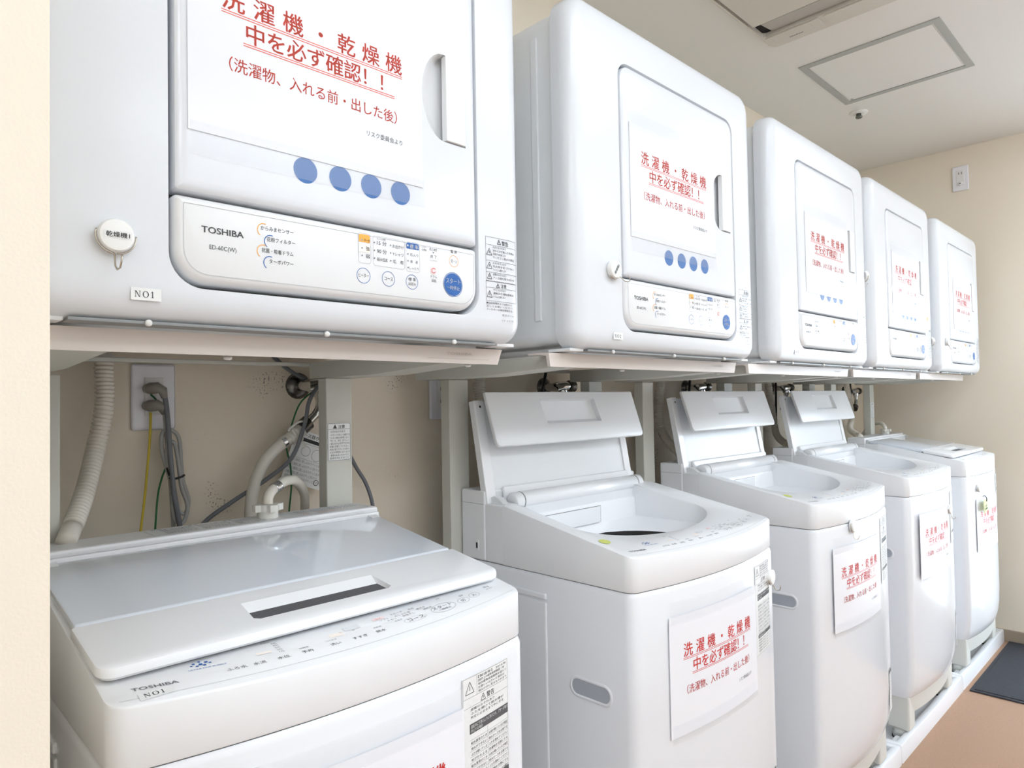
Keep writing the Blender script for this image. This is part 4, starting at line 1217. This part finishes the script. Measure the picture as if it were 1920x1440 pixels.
tap(2.125, 1.186, 'chrome water tap above the open lid of the middle washing machine')
tap(2.805, 1.184, 'dark water tap above the open lid of the fourth washing machine')
tap(3.60, 1.168, 'water tap on the back wall above the farthest washing machine')

# white supply hose below the first tap
t = empty('water_supply_hose', (.541, 1.245, .93), 'white water supply hose with plastic coupling hanging from the first tap', 'hose'); O = Vector((.541, 1.245, .93))
ch(t, 'hose', [(.618, 1.240, 1.086), (.602, 1.241, 1.078), (.571, 1.243, 1.050), (.551, 1.245, 1.012), (.543, 1.246, .976), (.541, 1.246, .945), (.541, 1.245, .93)], .0112, m_hose2)
ch(t, 'coupling', [(.640, 1.241, 1.101), (.632, 1.240, 1.095), (.616, 1.240, 1.084)], .0135, m_nut)
ch(t, 'coupling_ring', [(.630, 1.240, 1.094), (.626, 1.240, 1.091)], .0185, m_nut)
ch(t, 'hose_clamp', [(.609, 1.240, 1.081), (.602, 1.241, 1.077)], .0120, m_chrome)
ch(t, 'latch_lever', [(.640, 1.226, 1.118), (.625, 1.224, 1.116), (.608, 1.224, 1.105), (.606, 1.225, 1.100)], .0022, m_nut)
ch(t, 'latch_lever', [(.612, 1.224, 1.103), (.620, 1.224, 1.092)], .0022, m_nut)
ch(t, 'latch_lever', [(.634, 1.228, 1.080), (.640, 1.226, 1.072), (.637, 1.226, 1.068)], .0022, m_nut)
# inlet elbow and hose loop on the first machine
t = empty('inlet_hose', (.512, 1.112, .9605), 'white inlet nut with elbow and hose loop on washing machine number 1', 'hose'); O = Vector((.512, 1.112, .9605))
f = MB(); f.smooth = True; f.tube([(0, 0, 0), (0, 0, .014)], .0165, 20); o = f.build('inlet_socket', t, m_nut); autosmooth(o, 40)
f = MB()
pts = []
for k in range(24):
    a = 2 * math.pi * k / 24; rr = .0250 if (k % 6) in (0, 1, 5) else .0185
    pts.append((rr * math.cos(a), rr * math.sin(a)))
f.rings([[(p[0], p[1], z) for p in pts] for z in (.013, .024)], True, True); f.build('wing_nut', t, m_nut)
ch(t, 'elbow', [(.512, 1.112, .984), (.513, 1.113, .994), (.519, 1.116, 1.003), (.529, 1.121, 1.009)], .0085, m_hose)
ch(t, 'hose_clamp', [(.527, 1.120, 1.008), (.538, 1.124, 1.012)], .0098, m_chrome)
ch(t, 'hose', [(.530, 1.121, 1.009), (.552, 1.136, 1.016), (.590, 1.170, 1.012), (.625, 1.205, .985), (.640, 1.230, .950), (.642, 1.24, .93)], .0088, m_hose2)
# instruction tag behind the post
t = empty('instruction_tag', (.655, 1.275, .99), 'tilted white instruction tag hanging from the first tap, behind the post', 'tag', rot=(0, math.radians(20), 0))
f = MB(); f.box(-.045, .045, -.0008, 0, 0, .105); f.build('sheet', t, m_label)
f = MB(); mp = lambda u, v: (u, -.0011, v); f.use(m_ink); T(f, 'ホース取り付け方', -.036, .036, .094, .0085, mp, .01)
f.use(m_tie); f.rect(-.040, .035, .084, .091, mp); f.use(m_ink2)
f.ring((-.012, .066), .010, .0008, mp, 20); f.ring((.014, .064), .012, .0008, mp, 20); f.frame(-.040, .040, .050, .081, .0005, mp)
for k in range(5): T(f, '水栓に確実に差し込みカチッと音がする', -.041, .041 - (k % 2) * .012, .043 - k * .0085, .0062, mp)
f.use(m_ink); f.ring((.030, .012), .006, .0012, mp, 16); f.build('tag_print', t, normals=False)
# slate cables
strand('flat_cable', [(.600, 1.285, 1.250), (.628, 1.283, 1.225), (.660, 1.280, 1.205), (.700, 1.276, 1.190)], .0040, m_cordb, 'short grey cable running from under the first dryer to its post', 'cable')
strand('flat_cable', [(.700, 1.225, 1.200), (.668, 1.222, 1.186), (.645, 1.218, 1.155), (.634, 1.216, 1.112), (.608, 1.218, 1.050), (.566, 1.235, 1.012), (.524, 1.262, .980), (.480, 1.275, .950), (.460, 1.28, .93)], .0040, m_cordb, 'long slate grey cable crossing in front of the first tap', 'cable')
strand('earth_wire', [(.690, 1.230, 1.192), (.655, 1.23, 1.172), (.632, 1.232, 1.150), (.620, 1.240, 1.112), (.619, 1.262, 1.073), (.630, 1.268, 1.034), (.632, 1.268, .992), (.627, 1.268, .945), (.626, 1.268, .925)], .0016, m_grn, 'thin green earth wire hanging beside the first tap', 'wire')
strand('flat_cable', [(.735, 1.25, 1.075), (.765, 1.25, 1.020), (.785, 1.245, .985), (.797, 1.24, .945), (.800, 1.238, .905)], .0040, m_cordb, 'grey cable sagging down to the right of the labelled post', 'cable')
for x, lb in ((1.345, 'dark cord hanging over the second tap'), (2.080, 'dark cord hanging over the middle tap'), (2.745, 'dark cord hanging over the fourth tap'), (3.575, 'dark cord hanging beside the farthest tap')):
    strand('power_cord', [(x + .03, 1.27, 1.235), (x + .012, 1.262, 1.20), (x - .004, 1.255, 1.17), (x + .004, 1.26, 1.10), (x + .02, 1.27, .98)], .0042, m_tie, lb, 'power cord')
for x, lb in ((1.79, 'coiled dark cord in the gap beside the middle washing machine'), (2.60, 'coiled dark cord in the gap beside the fourth washing machine')):
    strand('power_cord', [(x, 1.27, 1.14), (x + .01, 1.262, 1.09), (x - .012, 1.26, 1.03), (x + .004, 1.26, .975), (x + .018, 1.262, 1.01), (x + .006, 1.264, 1.06), (x + .012, 1.266, .97), (x + .02, 1.27, .92)], .0042, m_tie, lb, 'power cord')
# pale nut and hose on the farthest machine
t = empty('inlet_hose', (3.60, 1.112, .9605), 'white inlet nut with a short hose on the farthest washing machine', 'hose'); O = Vector((3.60, 1.112, .9605))
f = MB(); f.smooth = True; f.tube([(0, 0, 0), (0, 0, .014)], .0165, 20); f.build('inlet_socket', t, m_nut)
f = MB(); f.rings([[(p[0], p[1], z) for p in pts] for z in (.013, .024)], True, True); f.build('wing_nut', t, m_nut)
ch(t, 'hose', [(3.60, 1.112, .984), (3.598, 1.116, 1.000), (3.615, 1.14, 1.012), (3.632, 1.19, 1.0), (3.635, 1.23, .95)], .0088, m_hose2)
